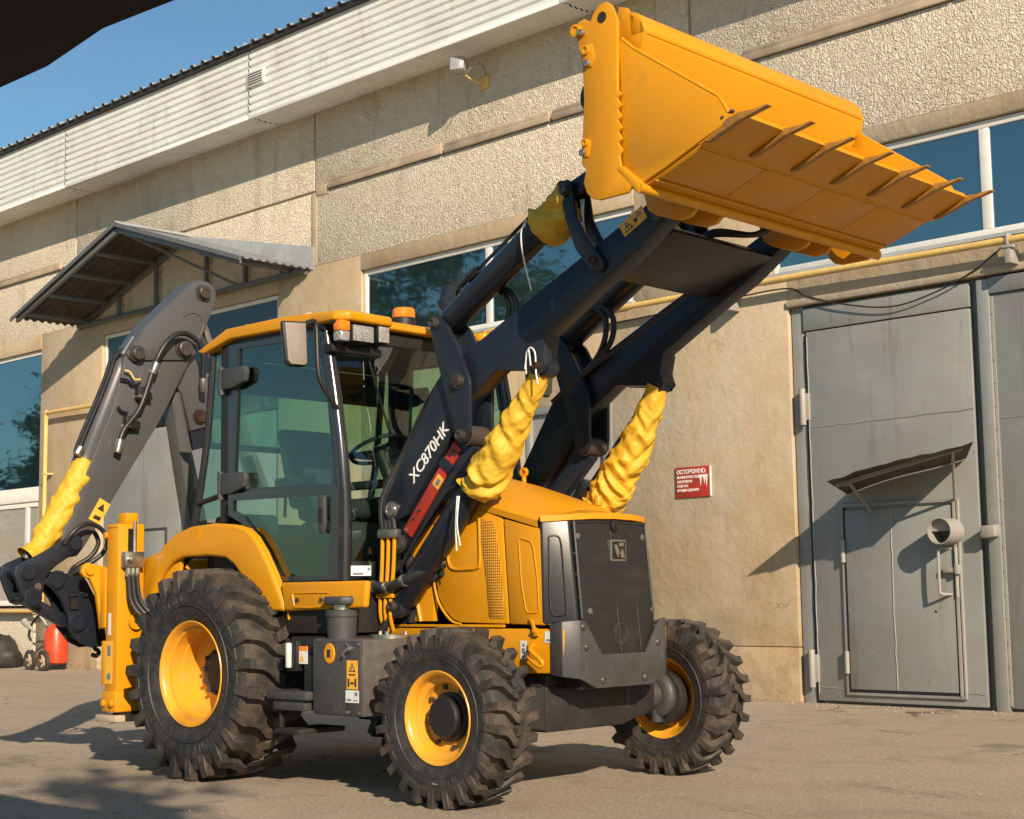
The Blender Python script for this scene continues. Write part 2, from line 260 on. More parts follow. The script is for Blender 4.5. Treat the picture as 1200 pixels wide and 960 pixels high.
# ------------------------------------------------------------------ mesh helpers
class B:
    def __init__(s): s.bm = bmesh.new()
    def prism(s, axis, poly, a, b):
        f = {'x': lambda u, v, c: (c, u, v), 'y': lambda u, v, c: (u, c, v), 'z': lambda u, v, c: (u, v, c)}[axis]
        A = [s.bm.verts.new(f(u, v, a)) for u, v in poly]; C_ = [s.bm.verts.new(f(u, v, b)) for u, v in poly]
        n = len(poly); s.bm.faces.new(A); s.bm.faces.new(C_[::-1])
        for i in range(n): s.bm.faces.new((A[i], C_[i], C_[(i + 1) % n], A[(i + 1) % n]))
        return s
    def box(s, x0, x1, y0, y1, z0, z1): return s.prism('z', [(x0, y0), (x1, y0), (x1, y1), (x0, y1)], z0, z1)
    def hexa(s, a, b):        # two quads of 3d points joined
        A = [s.bm.verts.new(p) for p in a]; C_ = [s.bm.verts.new(p) for p in b]; n = len(a)
        s.bm.faces.new(A); s.bm.faces.new(C_[::-1])
        for i in range(n): s.bm.faces.new((A[i], C_[i], C_[(i + 1) % n], A[(i + 1) % n]))
        return s
    def cyl(s, p0, p1, r0, r1=None, n=20):
        return s.rings([(p0, r0), (p1, r0 if r1 is None else r1)], n)
    def rings(s, st, n=20, cap=True):
        pts = [Vector(p) for p, r in st]; k = len(pts); prev = None; first = None; up = None
        for i in range(k):
            d = (pts[min(i + 1, k - 1)] - pts[max(i - 1, 0)])
            if d.length < 1e-9: d = Vector((0, 0, 1))
            d.normalize()
            if up is None:
                up = Vector((0, 0, 1)) if abs(d.z) < .9 else Vector((1, 0, 0))
            u = (up - d * up.dot(d)); 
            if u.length < 1e-6: u = d.orthogonal()
            u.normalize(); up = u; v = d.cross(u); r = st[i][1]
            ring = [s.bm.verts.new(pts[i] + (u * math.cos(2 * PI * j / n) + v * math.sin(2 * PI * j / n)) * r) for j in range(n)]
            if prev:
                for j in range(n): s.bm.faces.new((prev[j], prev[(j + 1) % n], ring[(j + 1) % n], ring[j]))
            else: first = ring
            prev = ring
        if cap: s.bm.faces.new(first[::-1]); s.bm.faces.new(prev)
        return s
    def tube(s, pts, r, n=10, sub=6):
        P = [Vector(p) for p in pts]
        if sub > 1 and len(P) > 2:
            Q = []
            for i in range(len(P) - 1):
                p0 = P[max(i - 1, 0)]; p1 = P[i]; p2 = P[i + 1]; p3 = P[min(i + 2, len(P) - 1)]
                for k in range(sub):
                    t = k / sub
                    Q.append(.5 * ((2 * p1) + (p2 - p0) * t + (2 * p0 - 5 * p1 + 4 * p2 - p3) * t * t + (3 * p1 - p0 - 3 * p2 + p3) * t ** 3))
            Q.append(P[-1]); P = Q
        return s.rings([(p, r) for p in P], n)
    def lathe(s, prof, n=48, origin=(0, 0, 0), axis='y', close=False):   # prof: (along, radius)
        o = Vector(origin); prev = None; allr = []
        def pt(a, r, t):
            c, q = r * math.cos(t), r * math.sin(t)
            return o + (Vector((c, a, q)) if axis == 'y' else Vector((c, q, a)) if axis == 'z' else Vector((a, c, q)))
        for a, r in prof:
            if r < 1e-6: ring = [s.bm.verts.new(pt(a, 0, 0))]
            else: ring = [s.bm.verts.new(pt(a, r, 2 * PI * j / n)) for j in range(n)]
            allr.append(ring)
        seq = list(zip(allr, allr[1:])) + ([(allr[-1], allr[0])] if close else [])
        for A, C_ in seq:
            for j in range(n):
                a, b, c, d = A[j % len(A)], A[(j + 1) % len(A)], C_[(j + 1) % len(C_)], C_[j % len(C_)]
                q = []
                for v in (a, b, c, d):
                    if v not in q: q.append(v)
                if len(q) >= 3: s.bm.faces.new(q)
        return s
    def bev(s, wd, seg=2, ang=28):
        s.bm.normal_update()
        bmesh.ops.recalc_face_normals(s.bm, faces=s.bm.faces)
        es = [e for e in s.bm.edges if len(e.link_faces) == 2 and e.calc_face_angle(0) > R(ang)]
        bmesh.ops.bevel(s.bm, geom=es, offset=wd, segments=seg, affect='EDGES', profile=.5, clamp_overlap=True)
        return s
    def xf(s, mtx): bmesh.ops.transform(s.bm, matrix=mtx, verts=s.bm.verts); return s
    def jitter(s, amt, sc):
        for v in s.bm.verts:
            nv = noise.noise_vector(v.co * sc); v.co += nv * amt
        return s
    def obj(s, name, m, parent=None, ang=32, smooth=True):
        bmesh.ops.recalc_face_normals(s.bm, faces=s.bm.faces)
        me = bpy.data.meshes.new(name); s.bm.to_mesh(me); s.bm.free()
        for mm in (m if isinstance(m, (list, tuple)) else [m]): me.materials.append(M[mm])
        if smooth:
            me.shade_smooth(); me.set_sharp_from_angle(angle=R(ang))
        o = bpy.data.objects.new(name, me); COL.objects.link(o)
        if parent: o.parent = parent
        return o

def thing(name, label, cat, loc=(0, 0, 0), rotz=0, group=None):
    o = bpy.data.objects.new(name, None); COL.objects.link(o); o.location = loc; o.rotation_euler = (0, 0, rotz); o.empty_display_size = .2
    return tag(o, label, cat, group)
def tag(o, label, cat, group=None):
    o['label'] = label; o['category'] = cat
    if group: o['group'] = group
    return o
def lab(o, l): o['label'] = l; return o
def copy(o, parent, loc=None, rot=None):
    c = o.copy(); COL.objects.link(c); c.parent = parent
    if loc is not None: c.location = loc
    if rot is not None: c.rotation_euler = rot
    for ch in list(o.children):
        copy(ch, c)
    return c
def text_mesh(name, body, size, m, mtx, parent, shear=0., offset=0., space=1.0, align='LEFT'):
    cu_ = bpy.data.curves.new('t', 'FONT'); cu_.body = body; cu_.size = size; cu_.shear = shear; cu_.offset = offset; cu_.space_character = space; cu_.extrude = .0015; cu_.align_x = align; cu_.resolution_u = 3
    ob = bpy.data.objects.new('t', cu_); COL.objects.link(ob)
    bpy.context.view_layer.update()
    me = bpy.data.meshes.new_from_object(ob.evaluated_get(bpy.context.evaluated_depsgraph_get()))
    bpy.data.objects.remove(ob); bpy.data.curves.remove(cu_)
    me.name = name; me.materials.clear(); me.materials.append(M[m]); me.transform(mtx)
    o = bpy.data.objects.new(name, me); COL.objects.link(o)
    if parent: o.parent = parent
    return o
def frame_y(x, z, y, ang=0., flip=False):      # matrix: text x -> (cos,0,sin), text y -> (-sin,0,cos), facing -y
    c, s_ = math.cos(ang), math.sin(ang)
    return Matrix(((c, -s_, 0, x), (0, 0, -1, y), (s_, c, 0, z), (0, 0, 0, 1)))

# ------------------------------------------------------------------ ground
g = B()
for (x0, x1, y0, y1) in [(-400, 400, -400, 400)]:
    v = [g.bm.verts.new(p) for p in ((x0, y0, 0), (x1, y0, 0), (x1, y1, 0), (x0, y1, 0))]; g.bm.faces.new(v)
gr = g.obj('ground', 'ground', smooth=False); gr['kind'] = 'structure'

# loose stones and grit along the foot of the wall and over the yard
s = B()
for i in range(1100):
    if i < 900: x, y = random.uniform(-26, -5), D - abs(random.gauss(.05, .35)) - .02
    else: x, y = random.uniform(-24, -2), random.uniform(4.5, D - .2)
    if -11.5 < x < -5.5 and 5 < y < 8.3 and i >= 900: continue
    r = random.uniform(.004, .013) * (1.5 if random.random() < .06 else 1)
    m_ = Matrix.Translation((x, y, r * .35)) @ Matrix.Rotation(random.uniform(0, 6), 4, 'Z') @ Matrix.Diagonal((r, r * random.uniform(.5, .9), r * .6, 1))
    bmesh.ops.create_icosphere(s.bm, subdivisions=1, radius=1, matrix=m_)
st = s.obj('loose_gravel', 'sand', smooth=False); st['kind'] = 'stuff'; st['label'] = 'loose grit and small stones scattered along the foot of the wall'

# ------------------------------------------------------------------ the industrial building
bld = thing('industrial_building', 'long beige concrete workshop building with roughcast panels and white sided eaves', 'building', (-14, D, 0))
def W(name, bm_, m, parent=bld, bev=0., **k):       # building parts are written in world coordinates
    if bev: bm_.bev(bev)
    bm_.xf(Matrix.Translation((14, -D, 0))); return bm_.obj(name, m, parent, **k)
T = .30
jx = [-38, -31.0, -23.85, -17.25, -10.46, -3.7, 6]
for a, b in zip(jx, jx[1:]):
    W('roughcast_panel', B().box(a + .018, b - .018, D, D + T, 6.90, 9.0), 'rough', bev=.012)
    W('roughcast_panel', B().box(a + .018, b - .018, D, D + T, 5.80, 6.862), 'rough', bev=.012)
W('joint_backing', B().box(-38, 6, D + .03, D + .034, 5.78, 9.0), 'trim')
# smooth piers, lintels and lower walls
for x0, x1, z0, z1, y in [(-38, -24.94, 5.53, 5.795, D - .02), (-24.94, -22.92, 0, 5.795, D - .012), (-22.92, -18.08, 5.53, 5.795, D - .016), (-18.08, -16.21, 0, 5.795, D - .012),
                       (-16.21, -11.33, 5.575, 5.795, D - .02), (-16.21, -13.1, 0, 4.44, D - .016), (-13.1, -11.72, 3.36, 4.44, D - .016), (-11.72, -9.26, 0, .555, D - .017), (-11.72, -9.26, .562, 4.44, D - .016), (-11.33, -9.47, 4.44, 5.795, D - .012),
                       (-9.47, 6, 5.61, 5.795, D - .02), (-9.26, 6, 4.155, 4.44, D - .016), (-9.26, 6, 4.085, 4.155, D - .045), (-4.8, 6, 0, 4.085, D - .014)]:
    W('plaster_wall', B().box(x0, x1, y, D + T, z0, z1), 'plaster', bev=.010)
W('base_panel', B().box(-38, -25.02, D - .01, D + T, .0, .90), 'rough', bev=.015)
W('sill_band', B().box(-38, -24.98, D - .09, D + T, .90, 1.0), 'trim', bev=.012)
# thin cover strips along the panel joint
for x0, x1 in [(-16.9, -14.55), (-14.5, -12.62), (-12.57, -10.55), (-10.36, -9.82), (-9.72, -7.2), (-7.15, -3.8), (-27, -24.3)]:
    W('joint_strip', B().box(x0, x1, D - .045, D - .002, 6.865, 6.945), 'wood', bev=.006)
    W('joint_strip', B().box(x0 + .01, x1 - .02, D - .032, D - .001, 6.948, 6.998), 'wood', bev=.006)
W('joint_filler', B().box(-17.31, -17.19, D - .012, D + .02, 5.8, 6.86), 'trim', bev=.008)
W('joint_filler', B().box(-17.22, -16.92, D - .014, D + .02, 6.80, 6.95), 'trim', bev=.012)
# corrugated white fascia, in sheets
def corr(name, x0, x1, m, n, z0, z1, y, depth, sag=0., horizontal=True):
    b_ = B(); pts = []
    pitch = (z1 - z0) / n
    for i in range(n):
        z = z0 + i * pitch
        pts += [(z, 0), (z + pitch * .60, -.004), (z + pitch * .66, depth), (z + pitch * .93, depth)]
    pts.append((z1, 0)); nx = max(2, int((x1 - x0) / .5)); prev = None
    for j in range(nx + 1):
        x = x0 + (x1 - x0) * j / nx
        ring = []
        for z, dp in pts:
            wob = noise.noise((x * .35, z * 1.5, 3.1)) * .012
            dz = noise.noise((x * .22, 0, 7.7)) * .06 * (1 - (z - z0) / (z1 - z0))
            ring.append(b_.bm.verts.new((x, y + dp + wob, z + dz)))
        if prev:
            for q in range(len(pts) - 1): b_.bm.faces.new((prev[q], ring[q], ring[q + 1], prev[q + 1]))
        prev = ring
    return W(name, b_, m, ang=25)
fx = [-40, -32.2, -23.2, -18.02, -11.9, -6.0, 6]
for a, b in zip(fx, fx[1:]):
    corr('fascia_sheet', a + .01, b - .01, 'siding', 9, 8.03, 9.02, D - .60, .028)
    b_ = B(); nx = 26; prev = None; N_ = 6                     # ribbed soffit sheets, sagging
    for j in range(nx + 1):
        x = a + .012 + (b - a - .024) * j / nx; ring = []
        for q in range(N_ * 4 + 1):
            y = D - .585 + .59 * q / (N_ * 4); rib = .016 if q % 4 in (2, 3) else 0
            ring.append(b_.bm.verts.new((x, y, 8.045 - .03 * math.sin(PI * q / (N_ * 4)) + noise.noise((x * .5, y, 2)) * .03 * min(1, q / 5) + rib)))
        if prev:
            for q in range(len(ring) - 1): b_.bm.faces.new((prev[q], prev[q + 1], ring[q + 1], ring[q]))
        prev = ring
    W('soffit_sheet', b_, 'siding', ang=20)
    W('corner_trim', B().box(a + .005, b - .005, D - .612, D - .57, 7.99, 8.045), 'siding', bev=.006)
    # corrugated roof sheet lying on top
    b_ = B(); prev = None; x = a; k = 0
    prof = []
    while x < b - .01:
        for dx, dz in ((0, 0), (.15, 0), (.18, .045), (.25, .045)): prof.append((min(x + dx, b), dz))
        x += .28
    prev = None
    for y, z in ((D - .70, 9.075), (D - .68, 9.08), (D + 3, 9.5), (D + 9, 10.3)):
        ring = [b_.bm.verts.new((px_, y, z + dz)) for px_, dz in prof]
        if prev:
            for q in range(len(prof) - 1): b_.bm.faces.new((prev[q], prev[q + 1], ring[q + 1], ring[q]))
        prev = ring
    W('roof_sheet', b_, 'roofsheet', ang=20)
    W('drip_edge', B().box(a, b, D - .66, D - .585, 9.018, 9.07), 'drip')
W('vent_grille', B().box(-18.02, -17.62, D - .635, D - .59, 8.46, 8.68), 'white', bev=.008)
vent = bld.children[-1]
for i in range(5):
    o = B().box(-17.985, -17.655, D - .642, D - .634, 8.485 + i * .037, 8.497 + i * .037).xf(Matrix.Translation((14, -D, 0))).obj('slat', 'darkgrey', vent)
W('roof_core', B().box(-38, 6, D + T, D + 9, 0, 8.9), 'trim')

def window(x0, x1, z0, z1, mulls, transom=None, gl='window_glass', sill=True, fw=.07, label=None):
    f = B(); y0, y1 = D + .03, D + .09
    f.box(x0, x0 + fw, y0, y1, z0, z1); f.box(x1 - fw, x1, y0, y1, z0, z1)
    xs = [x0 + fw] + [v for m_ in mulls for v in (m_ - fw * .75, m_ + fw * .75)] + [x1 - fw]
    f.box(x0 + fw, x1 - fw, y0 + .001, y1 - .001, z0, z0 + fw); f.box(x0 + fw, x1 - fw, y0 + .001, y1 - .001, z1 - fw, z1)
    for m_ in mulls: f.box(m_ - fw * .75, m_ + fw * .75, y0 + .002, y1 - .002, z0 + fw, z1 - fw)
    fr = W('window', f, 'white', bev=.008)
    if label: fr['label'] = label
    for a, b in zip(xs[::2], xs[1::2]):
        p = B().box(a - .005, b + .005, D + .055, D + .066, z0 + fw - .005, z1 - fw + .005)
        p.xf(Matrix.Translation((14, -D, 0))).obj('pane', gl, fr, smooth=False)
    if sill:
        B().prism('x', [(D - .07, z0 - .012), (D + .03, z0 + .012), (D + .03, z0 - .015), (D - .06, z0 - .05), (D - .07, z0 - .05)], x0 + .0, x1 - .0).xf(Matrix.Translation((14, -D, 0))).obj('sill', 'galv', fr)
    return fr
window(-16.20, -11.34, 4.46, 5.57, [-13.77])
window(-9.46, -4.5, 4.47, 5.60, [-6.98])
window(-38, -24.945, 3.05, 5.525, [-29.2], sill=False)
f = window(-38, -24.945, 1.05, 2.86, [-29.2, -27.3, -25.42], sill=False, fw=.09, gl='blind_glass')
W('window_band', B().box(-38, -24.945, D + .005, D + .09, 2.862, 3.048), 'white', bev=.01)
window(-22.9, -18.1, 4.50, 5.52, [-20.5], gl='dark_glass', sill=False, fw=.06)

# entrance door leaves under the canopy
ed = thing('entrance_gate', 'plain grey sheet metal double gate under the gabled canopy', 'gate', (-20.5, D, 0))
def E(name, b_, m, parent, loc, bev=0., **k):
    if bev: b_.bev(bev)
    b_.xf(Matrix.Translation((-loc[0], -loc[1], -loc[2]))); return b_.obj(name, m, parent, **k)
L0 = (-20.5, D, 0)
E('gate_leaf', B().box(-22.88, -20.66, D + .05, D + .11, .03, 3.84), 'gate', ed, L0, .008)
E('gate_leaf', B().box(-20.63, -18.12, D + .05, D + .11, .03, 3.84), 'gate', ed, L0, .008)
E('header_panel', B().box(-22.9, -18.1, D + .04, D + .12, 3.86, 4.49), 'window_glass', ed, L0, .006)
wk = E('wicket_door', B().box(-21.75, -21.03, D + .035, D + .049, .2, 2.21), 'gate', ed, L0, .005)
for x0, x1, z0, z1 in ((-21.79, -21.76, .16, 2.25), (-21.02, -20.99, .16, 2.25), (-21.76, -21.02, 2.22, 2.25)):
    E('door_frame', B().box(x0, x1, D + .02, D + .048, z0, z1), 'darkgrey', ed, L0)
# plain door behind the loader
md = thing('service_door', 'narrow pale grey metal door in the wall behind the loader', 'door', (-12.4, D, 0)); L1 = (-12.4, D, 0)
E('door_leaf', B().box(-13.02, -11.86, D + .02, D + .07, .03, 3.28), 'gate_trim', md, L1, .006)
E('door_frame', B().box(-11.86, -11.72, D - .03, D + .1, 0, 3.36), 'gate', md, L1, .006)
E('door_frame', B().box(-13.1, -13.02, D - .03, D + .1, 0, 3.36), 'gate', md, L1, .006)
E('lintel', B().box(-13.02, -11.86, D - .03, D + .1, 3.28, 3.36), 'gate', md, L1, .006)
E('hasp', B().box(-12.05, -11.9, D - .01, D + .02, 3.0, 3.2), 'galv', md, L1, .004)

# gabled canopy over the entrance
cx0, cx1, cxm, zE, zR, dp = -23.58, -17.36, -20.5, 5.74, 6.72, 1.2
can = thing('entrance_canopy', 'open gabled sheet metal canopy on a grey steel frame above the entrance', 'canopy', (cxm, D, zE)); L2 = (cxm, D, zE)
for side in (-1, 1):
    xe = cx0 if side < 0 else cx1
    for j in range(3):                                         # three sheets per slope, laid from wall to edge
        b_ = B(); prev = None
        ya, yb = D - dp - .06 + j * (dp + .06) / 3, D - dp - .06 + (j + 1) * (dp + .06) / 3
        for k in range(13):
            y = ya + (yb - ya) * k / 12; rib = .03 if k % 4 in (1, 2) else 0
            ring = [b_.bm.verts.new((cxm + (xe + side * .07 - cxm) * q / 8, y, zR + (zE - .04 - zR) * q / 8 + rib + .05)) for q in range(9)]
            if prev:
                for q in range(8): b_.bm.faces.new((prev[q], prev[q + 1], ring[q + 1], ring[q]))
            prev = ring
        bmesh.ops.solidify(b_.bm, geom=b_.bm.faces[:], thickness=.008)
        E('roof_sheet', b_, 'galv' if side > 0 else 'oldsheet', can, L2, ang=25)
    for yy in (D - dp, D - .06):                                # rafters
        E('rafter', B().hexa([(cxm, yy - .03, zR - .06), (cxm, yy + .03, zR - .06), (cxm, yy + .03, zR + .03), (cxm, yy - .03, zR + .03)],
                             [(xe, yy - .03, zE - .05), (xe, yy + .03, zE - .05), (xe, yy + .03, zE + .03), (xe, yy - .03, zE + .03)]), 'canopy_frame', can, L2, .006)
    for q in (.22, .45, .68, .9):                               # purlins
        x = cxm + (xe - cxm) * q; z = zR + (zE - zR) * q - .03
        E('purlin', B().box(x - .025, x + .025, D - dp + .03, D - .09, z - .045, z + .01), 'canopy_frame', can, L2, .005)
E('ridge_cap', B().prism('y', [(cxm - .16, zR + .045), (cxm, zR + .125), (cxm + .16, zR + .045), (cxm + .15, zR + .038), (cxm, zR + .11), (cxm - .15, zR + .038)], D - dp - .07, D), 'galv', can, L2)
E('fascia_trim', B().prism('y', [(cxm, zR + .10), (cx0 - .1, zE + .03), (cx0 - .1, zE - .03), (cxm, zR + .035)], D - dp - .085, D - dp - .06), 'canopy_frame', can, L2)
E('fascia_trim', B().prism('y', [(cxm, zR + .10), (cx1 + .1, zE + .03), (cx1 + .1, zE - .03), (cxm, zR + .035)], D - dp - .085, D - dp - .06), 'canopy_frame', can, L2)
E('tie_beam', B().box(cx0, cx1, D - .12, D - .06, zE - .03, zE + .04), 'canopy_frame', can, L2, .006)
for x in (-22.3, -21.2, -19.8, -18.8, -17.9):
    E('strut', B().box(x - .03, x + .03, D - .11, D - .05, zE + .04, zR - abs(x - cxm) / (cxm - cx0) * (zR - zE) - .05), 'canopy_frame', can, L2, .005)
E('brace', B().cyl((cxm, D - dp, zR - .02), (-18.9, D - .08, zE), .022, n=8), 'canopy_frame', can, L2)
E('brace', B().cyl((cxm, D - dp, zR - .02), (-20.6, D - .08, zR - .12), .022, n=8), 'canopy_frame', can, L2)
E('wall_flashing', B().prism('y', [(cxm + .1, zR + .06), (cx1 + .12, zE + .34), (cx1 + .12, zE + .0), (cxm + .1, zR - .02)], D - .02, D - .012), 'galv', can, L2)

# big gate on the right
gt = thing('workshop_gate', 'tall grey steel workshop gate with a small wicket door', 'gate', (-7.2, D, 0)); L3 = (-7.2, D, 0)
E('gate_frame', B().box(-9.245, -9.10, D + .03, D + .12, .0, 4.08), 'gate', gt, L3, .006)
lf = E('gate_leaf', B().box(-9.06, -7.20, D + .0, D + .06, .03, 3.80), 'gate', gt, L3, .01)
hp = E('gate_header', B().box(-9.09, -7.20, D + .005, D + .06, 3.815, 4.05), 'gate', gt, L3, .008)
E('gate_leaf', B().box(-6.985, -4.9, D + .012, D + .06, .03, 3.90), 'gate', gt, L3, .01)
E('gate_post', B().box(-7.11, -6.985, D - .02, D + .10, .0, 4.05), 'gate', gt, L3, .008)
E('gate_header', B().box(-6.985, -4.8, D - .018, D + .06, 3.905, 4.06), 'gate', gt, L3, .008)
E('groove_back', B().box(-9.3, -4.8, D + .09, D + .16, 0, 4.08), 'gate', gt, L3)
for z in (.35, 3.02):
    E('hinge', B().cyl((-9.10, D - .035, z - .19), (-9.10, D - .035, z + .19), .034, n=12).box(-9.135, -9.03, D - .03, D + .01, z - .14, z + .14), 'gate_trim', gt, L3, .006)
rv = B()
for i in range(17):
    for x in (-6.965,): rv.cyl((x, D + .012, .2 + i * .22), (x, D - .004, .2 + i * .22), .016, n=6)
E('rivet_seam', rv.box(-6.98, -6.955, D + .002, D + .013, .05, 3.88), 'gate_trim', gt, L3)
def weld(x0, x1, z0, z1, y, n=14):                        # sheet seam as a wavering bead
    return B().tube([(x0 + (x1 - x0) * i / n + random.uniform(-.006, .006), y, z0 + (z1 - z0) * i / n + random.uniform(-.006, .006)) for i in range(n + 1)], .006, 5, 2)
E('sheet_seam', weld(-9.05, -7.21, 2.80, 2.83, D + .0), 'gate', gt, L3)
E('sheet_seam', weld(-6.95, -5.0, 2.72, 2.72, D + .012), 'gate', gt, L3)
E('sheet_seam', weld(-9.045, -9.045, .1, 3.75, D - .001, 30), 'gate_trim', gt, L3)
E('sheet_seam', weld(-9.05, -7.22, .16, .15, D - .001, 20), 'gate', gt, L3)
wd = E('wicket_door', B().box(-8.655, -7.475, D - .028, D - .002, .155, 1.93), 'gate', gt, L3, .006)
E('door_frame', B().box(-8.70, -8.675, D - .03, D + .001, .10, 1.99).box(-8.675, -7.40, D - .03, D + .001, .10, .125).box(-8.675, -7.40, D - .03, D + .001, 1.96, 1.99), 'gate', wd, L3)
E('door_frame', B().box(-7.455, -7.43, D - .04, D + .001, .125, 1.96).box(-7.415, -7.40, D - .03, D + .001, .125, 1.96), 'gate_trim', wd, L3)
E('door_gap', B().box(-8.673, -8.657, D - .031, D - .001, .127, 1.958).box(-8.657, -7.478, D - .031, D - .001, .128, .152), 'black', wd, L3)
for z in (.42, 1.52): E('hinge', B().cyl((-8.675, D - .05, z - .11), (-8.675, D - .05, z + .11), .024, n=12), 'gate_trim', wd, L3)
E('sheet_seam', weld(-8.13, -8.13, .16, 1.92, D - .03, 20), 'gate_trim', wd, L3)
hx = -7.56
E('handle', B().tube([(hx + .06, D - .03, 1.52), (hx, D - .13, 1.51), (hx, D - .15, 1.46), (hx, D - .15, 1.14), (hx, D - .13, 1.09), (hx + .06, D - .03, 1.08)], .014, 8, 4), 'gate_trim', wd, L3)
E('latch', B().box(-7.56, -7.40, D - .085, D - .03, 1.285, 1.335).box(-7.43, -7.39, D - .10, D - .04, 1.27, 1.36), 'gate_trim', wd, L3, .006)
E('lock_cover', B().cyl((-7.44, D - .035, 1.05), (-7.44, D - .035, 1.52), .018, n=8), 'gate_trim', wd, L3)
E('keyhole', B().cyl((-7.68, D - .031, .92), (-7.68, D - .026, .92), .018, n=3), 'black', wd, L3)
# round tube over the padlock
tb = B().lathe([(-.26, .125), (-.26, .117), (.0, .117), (.0, .125)], 32, close=True).prism('y', [(.117 * math.cos(a), .117 * math.sin(a)) for a in [PI * i / 12 for i in range(13)]], -.19, -.185)
tb.xf(Matrix.Translation((-7.47, D - .02, 1.675))); E('padlock_tube', tb, 'gate_trim', wd, L3)
bx = B().box(-6.96 - .17, -6.96 - .02, D - .14, D - .0, 1.60, 1.72); E('gate_stop', bx.jitter(.02, 9), 'gate_trim', gt, L3, .02)
# sheet hood over the wicket
hood = thing('door_hood', 'small bent metal sheet hood on thin struts over the wicket door', 'door canopy', (-7.9, D, 2.2)); L4 = (-7.9, D, 2.2)
b_ = B(); prev = None
for i in range(25):
    t = i / 24; ring = []
    for k in range(7):
        q = k / 6; x = (-8.62 + .32 * q) + t * (1.32 + .22 * q); 
        ragged = (noise.noise((t * 7, 1.7, 0)) * .014) * q
        z = 2.09 + .07 * q + t * .29 + ragged + .004 * math.sin(t * 40) * q + .02 * math.sin(t * 5)
        ring.append(b_.bm.verts.new((x, D - .01 - q * (.86 + noise.noise((t * 6, 0, 4)) * .04), z)))
    if prev:
        for k in range(6): b_.bm.faces.new((prev[k], prev[k + 1], ring[k + 1], ring[k]))
    prev = ring
bmesh.ops.solidify(b_.bm, geom=b_.bm.faces[:], thickness=.006)
E('hood_sheet', b_, 'oldsheet', hood, L4, ang=40)
E('strut', B().cyl((-7.44, D - .01, 1.96), (-7.08, D - .66, 2.40), .014, n=8), 'gate_trim', hood, L4)
E('strut', B().cyl((-8.35, D - .01, 1.90), (-8.2, D - .66, 2.17), .014, n=8), 'gate', hood, L4)
E('bearer', B().hexa([(-8.32, D - .69, 2.12), (-8.32, D - .65, 2.12), (-8.32, D - .65, 2.155), (-8.32, D - .69, 2.155)], [(-6.98, D - .69, 2.385), (-6.98, D - .65, 2.385), (-6.98, D - .65, 2.42), (-6.98, D - .69, 2.42)]), 'gate', hood, L4)
for xa, xb, z in ((-8.5, -8.2, 2.16), (-7.36, -7.0, 2.42)):
    E('bearer', B().hexa([(xa - .015, D - .005, z + .0), (xa + .015, D - .005, z + .0), (xa + .015, D - .005, z + .03), (xa - .015, D - .005, z + .03)], [(xb - .015, D - .72, z - .04), (xb + .015, D - .72, z - .04), (xb + .015, D - .72, z - .01), (xb - .015, D - .72, z - .01)]), 'gate', hood, L4)

# red warning sign
sg = thing('warning_sign', 'small red warning sign with white Cyrillic lettering on the plaster', 'sign', (-10.56, D - .02, 2.33)); L5 = (-10.56, D - .02, 2.33)
E('sign_plate', B().box(-10.80, -10.33, D - .035, D - .017, 2.165, 2.50), 'red', sg, L5, .004)
E('sign_edge', B().box(-10.327, -10.318, D - .036, D - .017, 2.17, 2.495), 'print_white', sg, L5)
def TW(name, body, size, x, z, **k):
    o = text_mesh(name, body, size, k.pop('m', 'print_white'), frame_y(x + 10.56, z - 2.33, -.0175), sg, **k); return o
TW('lettering', 'ОСТОРОЖНО:', .064, -10.78, 2.425, offset=.001, space=.86)
for i, ln in enumerate(('ВОЗМОЖНО ПАДЕНИЕ', 'СОСУЛЕК И', 'СНЕГА С', 'КРЫШИ ЗДАНИЯ')):
    TW('lettering', ln, .038, -10.775, 2.375 - i * .048, offset=.0006, space=.9)
for i, (x, l) in enumerate(((-10.45, .09), (-10.40, .07), (-10.37, .10))):
    E('icicle', B().prism('y', [(x - .012, 2.375), (x + .012, 2.375), (x, 2.375 - l)], D - .0395, D - .0355), 'print_white', sg, L5)
E('icicle', B().box(-10.48, -10.355, D - .0395, D - .0355, 2.376, 2.405), 'print_white', sg, L5)

# gas pipes
gp = thing('gas_pipe', 'yellow gas pipe running along the wall above the workshop gate', 'pipe', (-9, D, 4.36)); L6 = (-9, D, 4.36)
E('pipe_run', B().tube([(-13.6, D - .02, 4.37), (-13.5, D - .16, 4.37), (-11.5, D - .17, 4.365), (-9, D - .16, 4.37), (-6.7, D - .17, 4.35), (-3, D - .17, 4.35)], .036, 12, 4), 'pipe', gp, L6)
for x in (-12.9, -9.9, -6.68): E('bracket', B().box(x - .06, x + .06, D - .21, D - .13, 4.27, 4.30).box(x - .03, x + .03, D - .2, D - .02, 4.13, 4.27).box(x - .012, x + .012, D - .215, D - .12, 4.30, 4.41), 'gate_trim', gp, L6, .004)
gp2 = thing('gas_pipe', 'yellow gas pipe bent up the wall beside the left window', 'pipe', (-24.5, D, 1)); L7 = (-24.5, D, 1)
E('pipe_run', B().tube([(-36, D - .14, .955), (-28, D - .14, .955), (-24.75, D - .14, .955)], .03, 10, 2), 'pipe', gp2, L7)
E('pipe_run', B().tube([(-24.75, D - .14, .955), (-24.56, D - .14, .97), (-24.52, D - .14, 1.05), (-24.5, D - .14, 2.6), (-24.5, D - .14, 4.22), (-24.47, D - .14, 4.33), (-24.3, D - .14, 4.35), (-22.9, D - .14, 4.34), (-22.75, D - .13, 4.34), (-22.7, D, 4.34)], .036, 10, 4), 'pipe', gp2, L7)
for x, z in ((-24.5, 3.3), (-24.5, 1.9)): E('bracket', B().box(x - .05, x + .05, D - .18, D - .01, z - .015, z + .015), 'pipe', gp2, L7)
